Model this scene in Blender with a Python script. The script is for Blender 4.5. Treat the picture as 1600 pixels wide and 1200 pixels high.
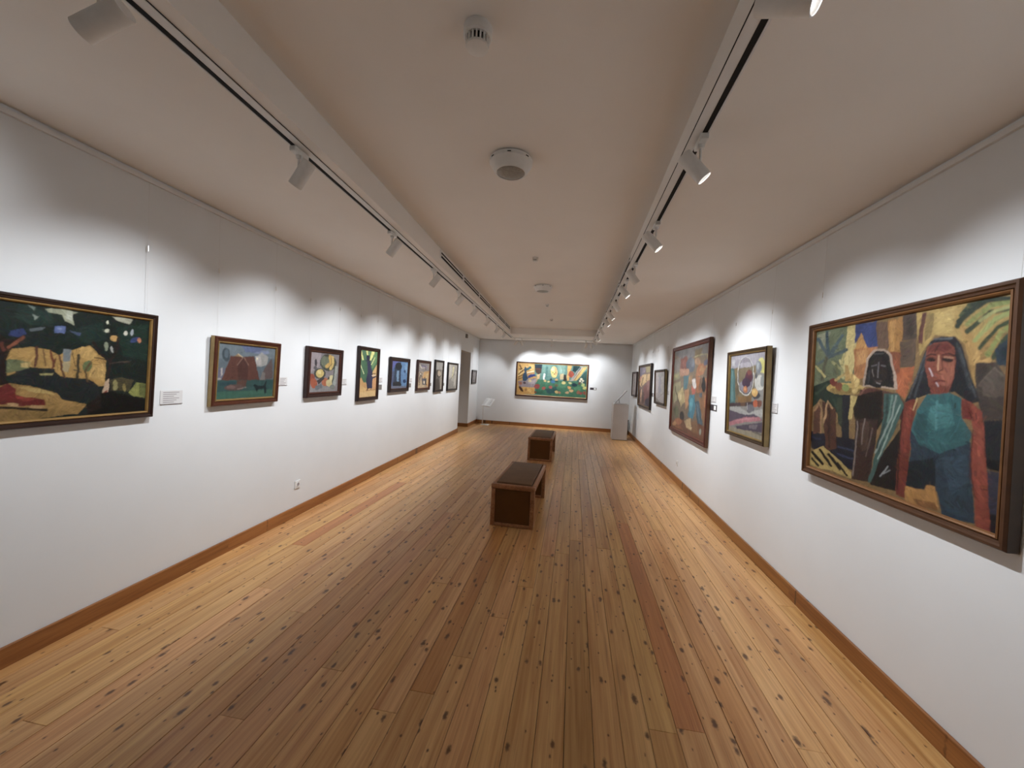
import bpy, bmesh, math, random
import numpy as np
from mathutils import Vector, Matrix

random.seed(7)
np.random.seed(7)
scene = bpy.context.scene
for o in list(bpy.data.objects):
    bpy.data.objects.remove(o)
C = scene.collection

# ------------------------------------------------------------------ camera
YAW, PITCH, ROLL, FPX = 0.1569, -0.0204, 0.0531, 611.02
CAM = Vector((0, 0, 1.6))
fw = Vector((-math.sin(YAW) * math.cos(PITCH), math.cos(YAW) * math.cos(PITCH), math.sin(PITCH)))
rt = Vector((math.cos(YAW), math.sin(YAW), 0))
up = rt.cross(fw)
r2 = rt * math.cos(ROLL) + up * math.sin(ROLL)
u2 = -rt * math.sin(ROLL) + up * math.cos(ROLL)
cam_data = bpy.data.cameras.new('camera')
cam = bpy.data.objects.new('camera', cam_data)
C.objects.link(cam)
cam_data.sensor_fit = 'HORIZONTAL'
cam_data.sensor_width = 36.0
cam_data.lens = FPX / 1600 * 36
cam_data.clip_start = 0.05
cam.matrix_world = Matrix(((r2.x, u2.x, -fw.x, CAM.x), (r2.y, u2.y, -fw.y, CAM.y), (r2.z, u2.z, -fw.z, CAM.z), (0, 0, 0, 1)))
scene.camera = cam

# ------------------------------------------------------------------ world, exposure, lamp power
world = bpy.data.worlds.new('world')
scene.world = world
world.use_nodes = True
world.node_tree.nodes['Background'].inputs[0].default_value = (0.8, 0.85, 1.0, 1)
world.node_tree.nodes['Background'].inputs[1].default_value = 0.02
scene.view_settings.view_transform = 'Standard'
scene.view_settings.look = 'None'
scene.view_settings.gamma = 1
scene.view_settings.use_curve_mapping = False
scene.view_settings.exposure = 0.5
LAMP_W = 64.0
LAMP_COL = (0.965, 1.0, 1.04)
LAMP_CONE = math.radians(92)
LAMP_BLEND = 1.0

# ------------------------------------------------------------------ room numbers
Y0, YB = -2.5, 12.58          # wall behind the camera, back wall
def XL(y): return -2.7064 - 0.0345 * y
def XR(y): return 1.7472 - 0.0008 * y
def TL(y): return -1.4571 - 0.0416 * y
def TR(y): return 0.5251 + 0.0002 * y
def EL(y): return -1.3353 - 0.0437 * y
def ER(y): return 0.4852 + 0.006 * y
ZC, ZE, YE = 2.767, 2.945, 10.72   # side ceilings, recess, end of the recess
LANG = math.atan(0.0345)

# ------------------------------------------------------------------ helpers
def lin(c):
    return c / 12.92 if c <= 0.04045 else ((c + 0.055) / 1.055) ** 2.4

def hexc(h):
    h = h.lstrip('#')
    return tuple(lin(int(h[i:i + 2], 16) / 255) for i in (0, 2, 4))

def obj(name, me, m=None, parent=None):
    if isinstance(me, bmesh.types.BMesh):
        bm = me
        me = bpy.data.meshes.new(name)
        bm.to_mesh(me)
        bm.free()
    o = bpy.data.objects.new(name, me)
    C.objects.link(o)
    if m is not None and not me.materials:
        me.materials.append(m)
    if parent is not None:
        o.parent = parent
    return o

def empty(name, loc=(0, 0, 0), rot=(0, 0, 0)):
    o = bpy.data.objects.new(name, None)
    o.empty_display_size = 0.05
    o.location = loc
    o.rotation_euler = rot
    C.objects.link(o)
    return o

def tag(o, label, cat, group=None, kind=None):
    o['label'] = label
    o['category'] = cat
    if group: o['group'] = group
    if kind: o['kind'] = kind
    return o

def struct(o, label=None):
    o['kind'] = 'structure'
    if label: o['label'] = label
    return o

def box(bm, x0, x1, y0, y1, z0, z1):
    vs = [bm.verts.new(p) for p in ((x0, y0, z0), (x1, y0, z0), (x1, y1, z0), (x0, y1, z0),
                                    (x0, y0, z1), (x1, y0, z1), (x1, y1, z1), (x0, y1, z1))]
    for f in ((3, 2, 1, 0), (4, 5, 6, 7), (0, 1, 5, 4), (1, 2, 6, 5), (2, 3, 7, 6), (3, 0, 4, 7)):
        bm.faces.new([vs[i] for i in f])
    return vs

def prism(bm, pts, z0, z1):
    """pts: list of (x, y) counter-clockwise"""
    a = [bm.verts.new((x, y, z0)) for x, y in pts]
    b = [bm.verts.new((x, y, z1)) for x, y in pts]
    n = len(pts)
    bm.faces.new(b)
    bm.faces.new(a[::-1])
    for i in range(n):
        bm.faces.new((a[i], a[(i + 1) % n], b[(i + 1) % n], b[i]))

def boxbm(x0, x1, y0, y1, z0, z1, bev=0.0, seg=2):
    bm = bmesh.new()
    box(bm, x0, x1, y0, y1, z0, z1)
    if bev > 0:
        bmesh.ops.bevel(bm, geom=list(bm.edges), offset=bev, segments=seg, profile=0.5, affect='EDGES')
    return bm

def smooth(o, ang=40):
    me = o.data
    for p in me.polygons: p.use_smooth = True
    try:
        me.set_sharp_from_angle(angle=math.radians(ang))
    except Exception:
        pass
    return o

def lathe(bm, prof, seg=28, M=None):
    """prof: (radius, z) pairs; surface of revolution round z"""
    rings = []
    for r, z in prof:
        if r < 1e-6:
            v = bm.verts.new((0, 0, z)); rings.append([v])
        else:
            rings.append([bm.verts.new((r * math.cos(2 * math.pi * i / seg), r * math.sin(2 * math.pi * i / seg), z)) for i in range(seg)])
    for a, b in zip(rings[:-1], rings[1:]):
        for i in range(seg):
            j = (i + 1) % seg
            if len(a) == 1 and len(b) == 1: continue
            if len(a) == 1: bm.faces.new((a[0], b[j], b[i]))
            elif len(b) == 1: bm.faces.new((a[i], a[j], b[0]))
            else: bm.faces.new((a[i], a[j], b[j], b[i]))
    bmesh.ops.recalc_face_normals(bm, faces=bm.faces)
    if M is not None:
        bm.transform(M)
    return bm

def rod(bm, p, q, r, seg=8):
    p, q = Vector(p), Vector(q)
    d = (q - p).normalized()
    a = d.orthogonal().normalized(); b = d.cross(a)
    A = [bm.verts.new(p + (a * math.cos(t) + b * math.sin(t)) * r) for t in [2 * math.pi * i / seg for i in range(seg)]]
    B = [bm.verts.new(q + (a * math.cos(t) + b * math.sin(t)) * r) for t in [2 * math.pi * i / seg for i in range(seg)]]
    for i in range(seg):
        bm.faces.new((A[i], A[(i + 1) % seg], B[(i + 1) % seg], B[i]))
    bm.faces.new(A[::-1]); bm.faces.new(B)

def axis_matrix(origin, d):
    """local +z along d"""
    d = Vector(d).normalized()
    q = Vector((0, 0, 1)).rotation_difference(d)
    return Matrix.Translation(origin) @ q.to_matrix().to_4x4()

# ------------------------------------------------------------------ materials
def mat(name, col, rough=0.6, spec=0.5, metal=0.0, var=0.0, vscale=20.0, bump=0.0, bscale=200.0, emit=None, estr=0.0):
    m = bpy.data.materials.new(name)
    m.use_nodes = True
    nt = m.node_tree; N = nt.nodes; L = nt.links
    b = N['Principled BSDF']
    b.inputs['Base Color'].default_value = (*col, 1)
    b.inputs['Roughness'].default_value = rough
    b.inputs['Specular IOR Level'].default_value = spec
    b.inputs['Metallic'].default_value = metal
    tc = N.new('ShaderNodeTexCoord')
    if var > 0:
        n = N.new('ShaderNodeTexNoise'); n.inputs['Scale'].default_value = vscale; n.inputs['Detail'].default_value = 5
        L.new(tc.outputs['Object'], n.inputs['Vector'])
        r = N.new('ShaderNodeValToRGB')
        r.color_ramp.elements[0].position = 0.3; r.color_ramp.elements[1].position = 0.7
        r.color_ramp.elements[0].color = (*[c * (1 - var) for c in col], 1)
        r.color_ramp.elements[1].color = (*[min(1, c * (1 + var)) for c in col], 1)
        L.new(n.outputs['Fac'], r.inputs['Fac']); L.new(r.outputs['Color'], b.inputs['Base Color'])
    if bump > 0:
        n2 = N.new('ShaderNodeTexNoise'); n2.inputs['Scale'].default_value = bscale; n2.inputs['Detail'].default_value = 3
        L.new(tc.outputs['Object'], n2.inputs['Vector'])
        bp = N.new('ShaderNodeBump'); bp.inputs['Strength'].default_value = bump; bp.inputs['Distance'].default_value = 0.002
        L.new(n2.outputs['Fac'], bp.inputs['Height']); L.new(bp.outputs['Normal'], b.inputs['Normal'])
    if emit:
        b.inputs['Emission Color'].default_value = (*emit, 1)
        b.inputs['Emission Strength'].default_value = estr
    return m

def wood_mat(name, c_dark, c_light, c_knot, rough=0.36, knots=True, along='Y', grain=1.0, coat=0.0):
    """boards with grain along one axis; 'tint' and 'seed' are read from the object"""
    m = bpy.data.materials.new(name)
    m.use_nodes = True
    nt = m.node_tree; N = nt.nodes; L = nt.links
    b = N['Principled BSDF']
    tc = N.new('ShaderNodeTexCoord')
    at = N.new('ShaderNodeAttribute'); at.attribute_type = 'OBJECT'; at.attribute_name = 'seed'
    tn = N.new('ShaderNodeAttribute'); tn.attribute_type = 'OBJECT'; tn.attribute_name = 'tint'
    add = N.new('ShaderNodeVectorMath'); add.operation = 'ADD'
    L.new(tc.outputs['Object'], add.inputs[0])
    cmb = N.new('ShaderNodeCombineXYZ')
    for i in range(3): L.new(at.outputs['Fac'], cmb.inputs[i])
    L.new(cmb.outputs[0], add.inputs[1])
    P = add.outputs[0]
    def scaled(s):
        v = N.new('ShaderNodeVectorMath'); v.operation = 'MULTIPLY'
        s = list(s)
        if along == 'X': s = [s[1], s[0], s[2]]
        if along == 'Z': s = [s[0], s[2], s[1]]
        v.inputs[1].default_value = s
        L.new(P, v.inputs[0]); return v.outputs[0]
    # warp
    wn = N.new('ShaderNodeTexNoise'); wn.inputs['Scale'].default_value = 1.0; wn.inputs['Detail'].default_value = 2
    L.new(scaled((9, 1.6, 9)), wn.inputs['Vector'])
    gv = N.new('ShaderNodeVectorMath'); gv.operation = 'MULTIPLY_ADD'
    gv.inputs[1].default_value = (1.6, 1.6, 1.6)
    L.new(wn.outputs['Color'], gv.inputs[0]); L.new(scaled((55 * grain, 0.9, 55 * grain)), gv.inputs[2])
    g1 = N.new('ShaderNodeTexNoise'); g1.inputs['Scale'].default_value = 1.0; g1.inputs['Detail'].default_value = 4; g1.inputs['Roughness'].default_value = 0.6
    L.new(gv.outputs[0], g1.inputs['Vector'])
    g2 = N.new('ShaderNodeTexNoise'); g2.inputs['Scale'].default_value = 1.0; g2.inputs['Detail'].default_value = 3
    L.new(scaled((14, 0.8, 14)), g2.inputs['Vector'])
    mixg = N.new('ShaderNodeMath'); mixg.operation = 'MULTIPLY_ADD'; mixg.inputs[1].default_value = 0.55
    sc2 = N.new('ShaderNodeMath'); sc2.operation = 'MULTIPLY'; sc2.inputs[1].default_value = 0.45
    L.new(g2.outputs['Fac'], sc2.inputs[0]); L.new(g1.outputs['Fac'], mixg.inputs[0]); L.new(sc2.outputs[0], mixg.inputs[2])
    ramp = N.new('ShaderNodeValToRGB')
    ramp.color_ramp.elements[0].position = 0.34; ramp.color_ramp.elements[1].position = 0.62
    ramp.color_ramp.elements[0].color = (*c_dark, 1); ramp.color_ramp.elements[1].color = (*c_light, 1)
    L.new(mixg.outputs[0], ramp.inputs['Fac'])
    col = ramp.outputs['Color']
    gl = N.new('ShaderNodeTexNoise'); gl.inputs['Scale'].default_value = 1.0; gl.inputs['Detail'].default_value = 2
    L.new(scaled((110, 2.2, 110)), gl.inputs['Vector'])
    glr = N.new('ShaderNodeMapRange'); glr.inputs[1].default_value = 0.60; glr.inputs[2].default_value = 0.78; glr.inputs[3].default_value = 0.0; glr.inputs[4].default_value = 0.55
    L.new(gl.outputs['Fac'], glr.inputs[0])
    glm = N.new('ShaderNodeMix'); glm.data_type = 'RGBA'; L.new(glr.outputs[0], glm.inputs[0]); L.new(col, glm.inputs[6]); glm.inputs[7].default_value = (*[c * 0.5 for c in c_dark], 1)
    col = glm.outputs[2]
    # board to board tint
    tm = N.new('ShaderNodeMix'); tm.data_type = 'RGBA'; tm.blend_type = 'MULTIPLY'; tm.inputs[0].default_value = 1.0
    L.new(col, tm.inputs[6]); L.new(tn.outputs['Color'], tm.inputs[7]); col = tm.outputs[2]
    if knots:
        for (sx, sy, size, keep) in ((7.0, 3.4, 0.055, 0.22), (12.0, 6.5, 0.040, 0.45), (5.5, 2.3, 0.055, 0.6)):
            vo = N.new('ShaderNodeTexVoronoi'); vo.voronoi_dimensions = '2D'; vo.inputs['Scale'].default_value = 1.0
            v = scaled((sx, sy, 0))
            if along == 'X' or along == 'Y':
                L.new(v, vo.inputs['Vector'])
            nz = N.new('ShaderNodeTexNoise'); nz.inputs['Scale'].default_value = 45; nz.inputs['Detail'].default_value = 2
            L.new(P, nz.inputs['Vector'])
            dj = N.new('ShaderNodeMath'); dj.operation = 'MULTIPLY_ADD'; dj.inputs[1].default_value = 0.12
            L.new(nz.outputs['Fac'], dj.inputs[0]); L.new(vo.outputs['Distance'], dj.inputs[2])
            mr = N.new('ShaderNodeMapRange'); mr.interpolation_type = 'SMOOTHSTEP'
            mr.inputs[1].default_value = size + 0.030; mr.inputs[2].default_value = size + 0.105
            mr.inputs[3].default_value = 1; mr.inputs[4].default_value = 0
            L.new(dj.outputs[0], mr.inputs[0])
            sep = N.new('ShaderNodeSeparateColor'); L.new(vo.outputs['Color'], sep.inputs[0])
            gt = N.new('ShaderNodeMath'); gt.operation = 'GREATER_THAN'; gt.inputs[1].default_value = keep
            L.new(sep.outputs[0], gt.inputs[0])
            k = N.new('ShaderNodeMath'); k.operation = 'MULTIPLY'; L.new(mr.outputs[0], k.inputs[0]); L.new(gt.outputs[0], k.inputs[1])
            k2 = N.new('ShaderNodeMath'); k2.operation = 'MULTIPLY'; k2.inputs[1].default_value = 0.88; L.new(k.outputs[0], k2.inputs[0])
            km = N.new('ShaderNodeMix'); km.data_type = 'RGBA'
            L.new(k2.outputs[0], km.inputs[0]); L.new(col, km.inputs[6]); km.inputs[7].default_value = (*c_knot, 1)
            col = km.outputs[2]
    L.new(col, b.inputs['Base Color'])
    rr = N.new('ShaderNodeMath'); rr.operation = 'MULTIPLY_ADD'; rr.inputs[1].default_value = 0.22; rr.inputs[2].default_value = rough - 0.11
    L.new(g1.outputs['Fac'], rr.inputs[0]); L.new(rr.outputs[0], b.inputs['Roughness'])
    bp = N.new('ShaderNodeBump'); bp.inputs['Strength'].default_value = 0.18; bp.inputs['Distance'].default_value = 0.001
    L.new(g1.outputs['Fac'], bp.inputs['Height']); L.new(bp.outputs['Normal'], b.inputs['Normal'])
    b.inputs['Specular IOR Level'].default_value = 0.5
    return m

M_wall = mat('wall_paint', (0.79, 0.808, 0.82), 0.85, 0.25, var=0.012, vscale=3, bump=0.06, bscale=260)
M_ceil = mat('ceiling_paint', (0.92, 0.88, 0.83), 0.9, 0.2, var=0.015, vscale=2, bump=0.05, bscale=200)
M_white = mat('white_enamel', (0.80, 0.795, 0.785), 0.45, 0.4, var=0.02)
M_lampw = mat('lamp_enamel', (0.84, 0.83, 0.80), 0.42, 0.4, var=0.03, vscale=30)
M_black = mat('black_slot', (0.012, 0.011, 0.011), 0.7, 0.2, var=0.1)
M_blackobj = mat('black_plastic', (0.015, 0.015, 0.016), 0.5, 0.4, var=0.1)
M_grey = mat('grey_pedestal', (0.60, 0.575, 0.56), 0.6, 0.35, var=0.04, vscale=4)
M_greymetal = mat('grey_metal', (0.36, 0.35, 0.34), 0.35, 0.5, metal=0.3, var=0.05)
M_lens = mat('lamp_lens', (0.9, 0.9, 0.88), 0.3, 0.5, var=0.01, emit=(1, 0.98, 0.95), estr=22)
M_diff = mat('grey_diffuser', (0.30, 0.285, 0.25), 0.35, 0.5, var=0.15, vscale=60)
M_sub = mat('subfloor', (0.03, 0.018, 0.01), 0.9, 0.1, var=0.1)
M_paper = mat('paper', (0.82, 0.82, 0.81), 0.7, 0.2, var=0.015, vscale=40)
M_card = mat('card', (0.70, 0.69, 0.685), 0.6, 0.3, var=0.01)
M_cardred = mat('card_pink', (0.74, 0.70, 0.70), 0.6, 0.3, var=0.01)
M_ink = mat('grey_ink', (0.33, 0.30, 0.31), 0.7, 0.2, var=0.05)
M_darkcard = mat('dark_card', (0.055, 0.045, 0.05), 0.5, 0.3, var=0.05)
M_taupecard = mat('taupe_card', (0.20, 0.18, 0.165), 0.5, 0.3, var=0.05)
M_wire = mat('steel_wire', (0.72, 0.71, 0.70), 0.45, 0.5, metal=0.2, var=0.03)
M_chrome = mat('chrome', (0.9, 0.9, 0.88), 0.15, 0.5, metal=1.0, var=0.02)
M_floor = wood_mat('pine_floor', hexc('#b27c46'), hexc('#dcae76'), hexc('#4c2a14'), rough=0.34)
M_base = wood_mat('baseboard_wood', hexc('#80502a'), hexc('#ab7642'), hexc('#361a0a'), rough=0.38)
M_basedark = wood_mat('baseboard_wood_across', hexc('#80502a'), hexc('#ab7642'), hexc('#361a0a'), rough=0.38, along='X')
M_bench = wood_mat('bench_wood', hexc('#7c4c2c'), hexc('#a87650'), hexc('#2a1408'), rough=0.45, knots=False)
M_leather = mat('brown_leather', hexc('#6e533c'), 0.62, 0.3, var=0.1, vscale=9, bump=0.15, bscale=300)
M_panel = mat('dark_panel', hexc('#5a3814'), 0.65, 0.25, var=0.1, vscale=6)

# ------------------------------------------------------------------ floor of single planks
PITCH_W = 0.1287
S0 = -1.243
def clip(poly, a, b, c):
    """keep a*x + b*y >= c"""
    out = []
    n = len(poly)
    for i in range(n):
        p, q = poly[i], poly[(i + 1) % n]
        dp = a * p[0] + b * p[1] - c; dq = a * q[0] + b * q[1] - c
        if dp >= 0: out.append(p)
        if (dp >= 0) != (dq >= 0):
            t = dp / (dp - dq)
            out.append((p[0] + t * (q[0] - p[0]), p[1] + t * (q[1] - p[1])))
    return out

bm = bmesh.new()
prism(bm, [(XL(Y0), Y0), (XR(Y0), Y0), (XR(YB), YB), (XL(YB), YB)], -0.06, -0.022)
floor = struct(obj('floor', bm, M_sub), 'pine plank floor running the length of the gallery')
random.seed(21)
forced = {14: [(1.905, 'red', 4.55)], -9: [(3.117, 'red', 5.25)], 4: [(1.84, 'brown', 4.9)]}
row = -16
while True:
    xa = S0 + PITCH_W * row; xb = xa + PITCH_W
    if xa > 1.74: break
    cuts = []
    y = Y0 - random.uniform(0, 2.0)
    fset = forced.get(row, [])
    while y < YB:
        cuts.append(y)
        y += random.uniform(2.3, 4.3)
    cuts.append(y)
    if fset:
        f0, kind, f1 = fset[0]
        cuts = [c for c in cuts if c < f0 - 0.9 or c > f1 + 0.9] + [f0, f1]
        if min(cuts) > Y0: cuts.append(Y0 - 0.1)
        if max(cuts) < YB: cuts.append(YB + 0.1)
        cuts.sort()
    for ya, yb in zip(cuts[:-1], cuts[1:]):
        ya_, yb_ = max(ya, Y0), min(yb, YB)
        if yb_ - ya_ < 0.02: continue
        g = 0.0007 + 0.0009 * random.random()
        poly = [(xa + g, ya_ + 0.0006), (xb - g, ya_ + 0.0006), (xb - g, yb_ - 0.0006), (xa + g, yb_ - 0.0006)]
        poly = clip(poly, 1, 0.0345, -2.7064 + 0.004)
        poly = clip(poly, -1, -0.0008, -1.7472 + 0.004)
        if len(poly) < 3: continue
        area = abs(sum(poly[i][0] * poly[(i + 1) % len(poly)][1] - poly[(i + 1) % len(poly)][0] * poly[i][1] for i in range(len(poly)))) / 2
        if area < 0.002: continue
        cx = sum(p[0] for p in poly) / len(poly); cy = sum(p[1] for p in poly) / len(poly)
        loc = [(p[0] - cx, p[1] - cy) for p in poly]
        bm = bmesh.new()
        top = random.uniform(-0.0008, 0.0006)
        prism(bm, loc, -0.0215, top)
        te = [e for e in bm.edges if all(abs(v.co.z - top) < 1e-6 for v in e.verts)]
        bmesh.ops.bevel(bm, geom=te, offset=0.0014, segments=1, profile=0.5, affect='EDGES')
        o = obj('plank', bm, M_floor, floor)
        o.location = (cx, cy, 0)
        b = random.uniform(0.90, 1.06)
        t = [b * random.uniform(0.97, 1.03), b * random.uniform(0.96, 1.02), b * random.uniform(0.90, 1.06)]
        if random.random() < 0.10: t = [0.88 * t[0], 0.82 * t[1], 0.76 * t[2]]
        if fset and abs(ya - fset[0][0]) < 1e-6:
            t = [0.78, 0.58, 0.50] if fset[0][1] == 'red' else [0.82, 0.70, 0.58]
        o['tint'] = t
        o['seed'] = random.uniform(0, 60)
    row += 1

# ------------------------------------------------------------------ walls
DO0, DO1, DOZ = 10.24, 11.40, 2.235     # doorway in the left wall
WT = 0.42
def wall_poly_left(ya, yb, z0, z1, bm):
    # slab behind the wall plane
    prism(bm, [(XL(ya) - WT, ya), (XL(ya), ya), (XL(yb), yb), (XL(yb) - WT, yb)], z0, z1)
bm = bmesh.new()
wall_poly_left(Y0, DO0, -0.06, ZC + 0.3, bm)
wall_poly_left(DO1, YB, -0.06, ZC + 0.3, bm)
wall_poly_left(DO0, DO1, DOZ, ZC + 0.3, bm)
struct(obj('wall_left', bm, M_wall), 'white left gallery wall with a doorway near its far end')
bm = bmesh.new()
prism(bm, [(XR(Y0), Y0), (XR(Y0) + 0.15, Y0), (XR(YB) + 0.15, YB), (XR(YB), YB)], -0.06, ZC + 0.3)
struct(obj('wall_right', bm, M_wall), 'white right gallery wall')
bm = bmesh.new()
box(bm, XL(YB) - WT, XR(YB) + 0.15, YB, YB + 0.15, -0.06, ZC + 0.3)
struct(obj('wall_back', bm, M_wall), 'white end wall of the gallery')
bm = bmesh.new()
box(bm, XL(Y0) - WT, XR(Y0) + 0.15, Y0 - 0.15, Y0, -0.06, ZC + 0.3)
struct(obj('wall_front', bm, M_wall), 'white wall behind the viewer')
# passage beyond the doorway
PX = XL(DO0) - WT
bm = bmesh.new()
box(bm, PX - 1.6, PX - 1.45, DO0 - 0.9, DO1 + 0.5, -0.06, ZC)
box(bm, PX - 1.45, PX, DO0 - 0.95, DO0 - 0.9, -0.06, ZC)
box(bm, PX - 1.45, PX - 0.045, DO1 + 0.5, DO1 + 0.55, -0.06, ZC)
box(bm, PX - 1.45, PX, DO0 - 0.9, DO1 + 0.5, DOZ + 0.2, DOZ + 0.25)
struct(obj('wall_passage', bm, M_wall), 'plain walls of the passage beyond the doorway')
bm = bmesh.new()
prism(bm, [(PX - 1.45, DO0 - 0.9), (PX, DO0 - 0.9), (PX, DO0), (XL(DO0) - 0.001, DO0), (XL(DO1) - 0.001, DO1), (PX - 0.04, DO1), (PX - 0.04, DO1 + 0.5), (PX - 1.45, DO1 + 0.5)], -0.06, -0.001)
o = struct(obj('floor_passage', bm, M_floor), 'wooden floor of the passage beyond the doorway')
o['tint'] = [0.8, 0.8, 0.8]; o['seed'] = 3.0

# ------------------------------------------------------------------ ceiling with a long shallow recess
bm = bmesh.new()
T = ZC + 0.32
prism(bm, [(XL(Y0), Y0), (EL(Y0), Y0), (EL(YE), YE), (XL(YE), YE)], ZC, T)
prism(bm, [(ER(Y0), Y0), (XR(Y0), Y0), (XR(YE), YE), (ER(YE), YE)], ZC, T)
prism(bm, [(XL(YE), YE), (XR(YE), YE), (XR(YB), YB), (XL(YB), YB)], ZC, T)
prism(bm, [(EL(Y0), Y0), (ER(Y0), Y0), (ER(YE), YE), (EL(YE), YE)], ZE, T)
struct(obj('ceiling', bm, M_ceil), 'white ceiling with a long shallow recess down the middle')

# picture rails just under the ceiling
def wall_strip(bm, side, ya, yb, d0, d1, z0, z1):
    if side == 'left':
        prism(bm, [(XL(ya) + d0, ya), (XL(ya) + d1, ya), (XL(yb) + d1, yb), (XL(yb) + d0, yb)], z0, z1)
    elif side == 'right':
        prism(bm, [(XR(ya) - d1, ya), (XR(ya) - d0, ya), (XR(yb) - d0, yb), (XR(yb) - d1, yb)], z0, z1)
for n, side, txt in ((1, 'left', 'white picture rail along the left wall under the ceiling'), (2, 'right', 'white picture rail along the right wall under the ceiling')):
    bm = bmesh.new()
    wall_strip(bm, side, Y0, YB, 0.0, 0.018, 2.722, 2.746)
    struct(obj('trim_%d' % n, bm, M_white), txt)
bm = bmesh.new()
box(bm, XL(YB) + 0.016, XR(YB) - 0.016, YB - 0.018, YB, 2.722, 2.746)
struct(obj('trim_3', bm, M_white), 'white picture rail along the end wall under the ceiling')

# baseboards of single boards
def base_board(parent, pts, ax):
    """pts: ccw footprint"""
    cx = sum(p[0] for p in pts) / 4; cy = sum(p[1] for p in pts) / 4
    bm = bmesh.new()
    prism(bm, [(p[0] - cx, p[1] - cy) for p in pts], 0.0012, 0.106)
    te = [e for e in bm.edges if all(abs(v.co.z - 0.106) < 1e-6 for v in e.verts) and e.calc_length() > 0.1]
    bmesh.ops.bevel(bm, geom=te, offset=0.004, segments=2, profile=0.5, affect='EDGES')
    o = obj('baseboard_board', bm, M_base if ax == 'Y' else M_basedark, parent)
    o.location = (cx, cy, 0)
    b = random.uniform(0.85, 1.1)
    o['tint'] = [b, b * random.uniform(0.92, 1.0), b * random.uniform(0.85, 1.0)]
    o['seed'] = random.uniform(0, 60)
    return o
TB = 0.02
bl = struct(empty('baseboard_left'), 'orange-brown wooden baseboard along the left wall')
ys = [Y0, 0.3, 2.85, 5.3, 7.9, DO0]
for a, b in zip(ys[:-1], ys[1:]):
    base_board(bl, [(XL(a) + 0.0005, a + 0.0001), (XL(a) + TB, a + 0.0001), (XL(b) + TB, b - 0.0001), (XL(b) + 0.0005, b - 0.0001)], 'Y')
a, b = DO1 - TB, YB - TB
base_board(bl, [(XL(a) + 0.0005, a), (XL(a) + TB, a), (XL(b) + TB, b), (XL(b) + 0.0005, b)], 'Y')
o = base_board(bl, [(XL(DO1) - WT, DO1 - TB), (XL(DO1) + 0.0004, DO1 - TB), (XL(DO1) + 0.0004, DO1 - 0.0005), (XL(DO1) - WT, DO1 - 0.0005)], 'X')
o['tint'] = [0.75, 0.7, 0.65]
br = struct(empty('baseboard_right'), 'orange-brown wooden baseboard along the right wall')
ys = [Y0, 0.9, 3.3, 6.2, 8.8, YB - TB]
for a, b in zip(ys[:-1], ys[1:]):
    base_board(br, [(XR(a) - TB, a + 0.0001), (XR(a) - 0.0005, a + 0.0001), (XR(b) - 0.0005, b - 0.0001), (XR(b) - TB, b - 0.0001)], 'Y')
bb = struct(empty('baseboard_back'), 'orange-brown wooden baseboard along the end wall')
xs = [XL(YB) + 0.001, -1.2, XR(YB) - 0.001]
for a, b in zip(xs[:-1], xs[1:]):
    base_board(bb, [(a + 0.0006, YB - TB), (b - 0.0006, YB - TB), (b - 0.0006, YB - 0.0005), (a + 0.0006, YB - 0.0005)], 'X')

# ------------------------------------------------------------------ paintings
def homog(src, dst):
    A = []; B = []
    for (x, y), (u, v) in zip(src, dst):
        A.append([x, y, 1, 0, 0, 0, -u * x, -u * y]); B.append(u)
        A.append([0, 0, 0, x, y, 1, -v * x, -v * y]); B.append(v)
    h = np.linalg.solve(np.array(A, float), np.array(B, float))
    return np.append(h, 1).reshape(3, 3)

def smooth_noise(h, w, cells, rng):
    """bilinear value noise"""
    gy, gx = cells
    g = rng.random((gy + 2, gx + 2))
    yy = np.linspace(0, gy, h); xx = np.linspace(0, gx, w)
    y0 = np.floor(yy).astype(int); x0 = np.floor(xx).astype(int)
    fy = (yy - y0)[:, None]; fx = (xx - x0)[None, :]
    fy = fy * fy * (3 - 2 * fy); fx = fx * fx * (3 - 2 * fx)
    a = g[np.ix_(y0, x0)]; b = g[np.ix_(y0, x0 + 1)]; c = g[np.ix_(y0 + 1, x0)]; d = g[np.ix_(y0 + 1, x0 + 1)]
    return (a * (1 - fx) + b * fx) * (1 - fy) + (c * (1 - fx) + d * fx) * fy - 0.5

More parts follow.
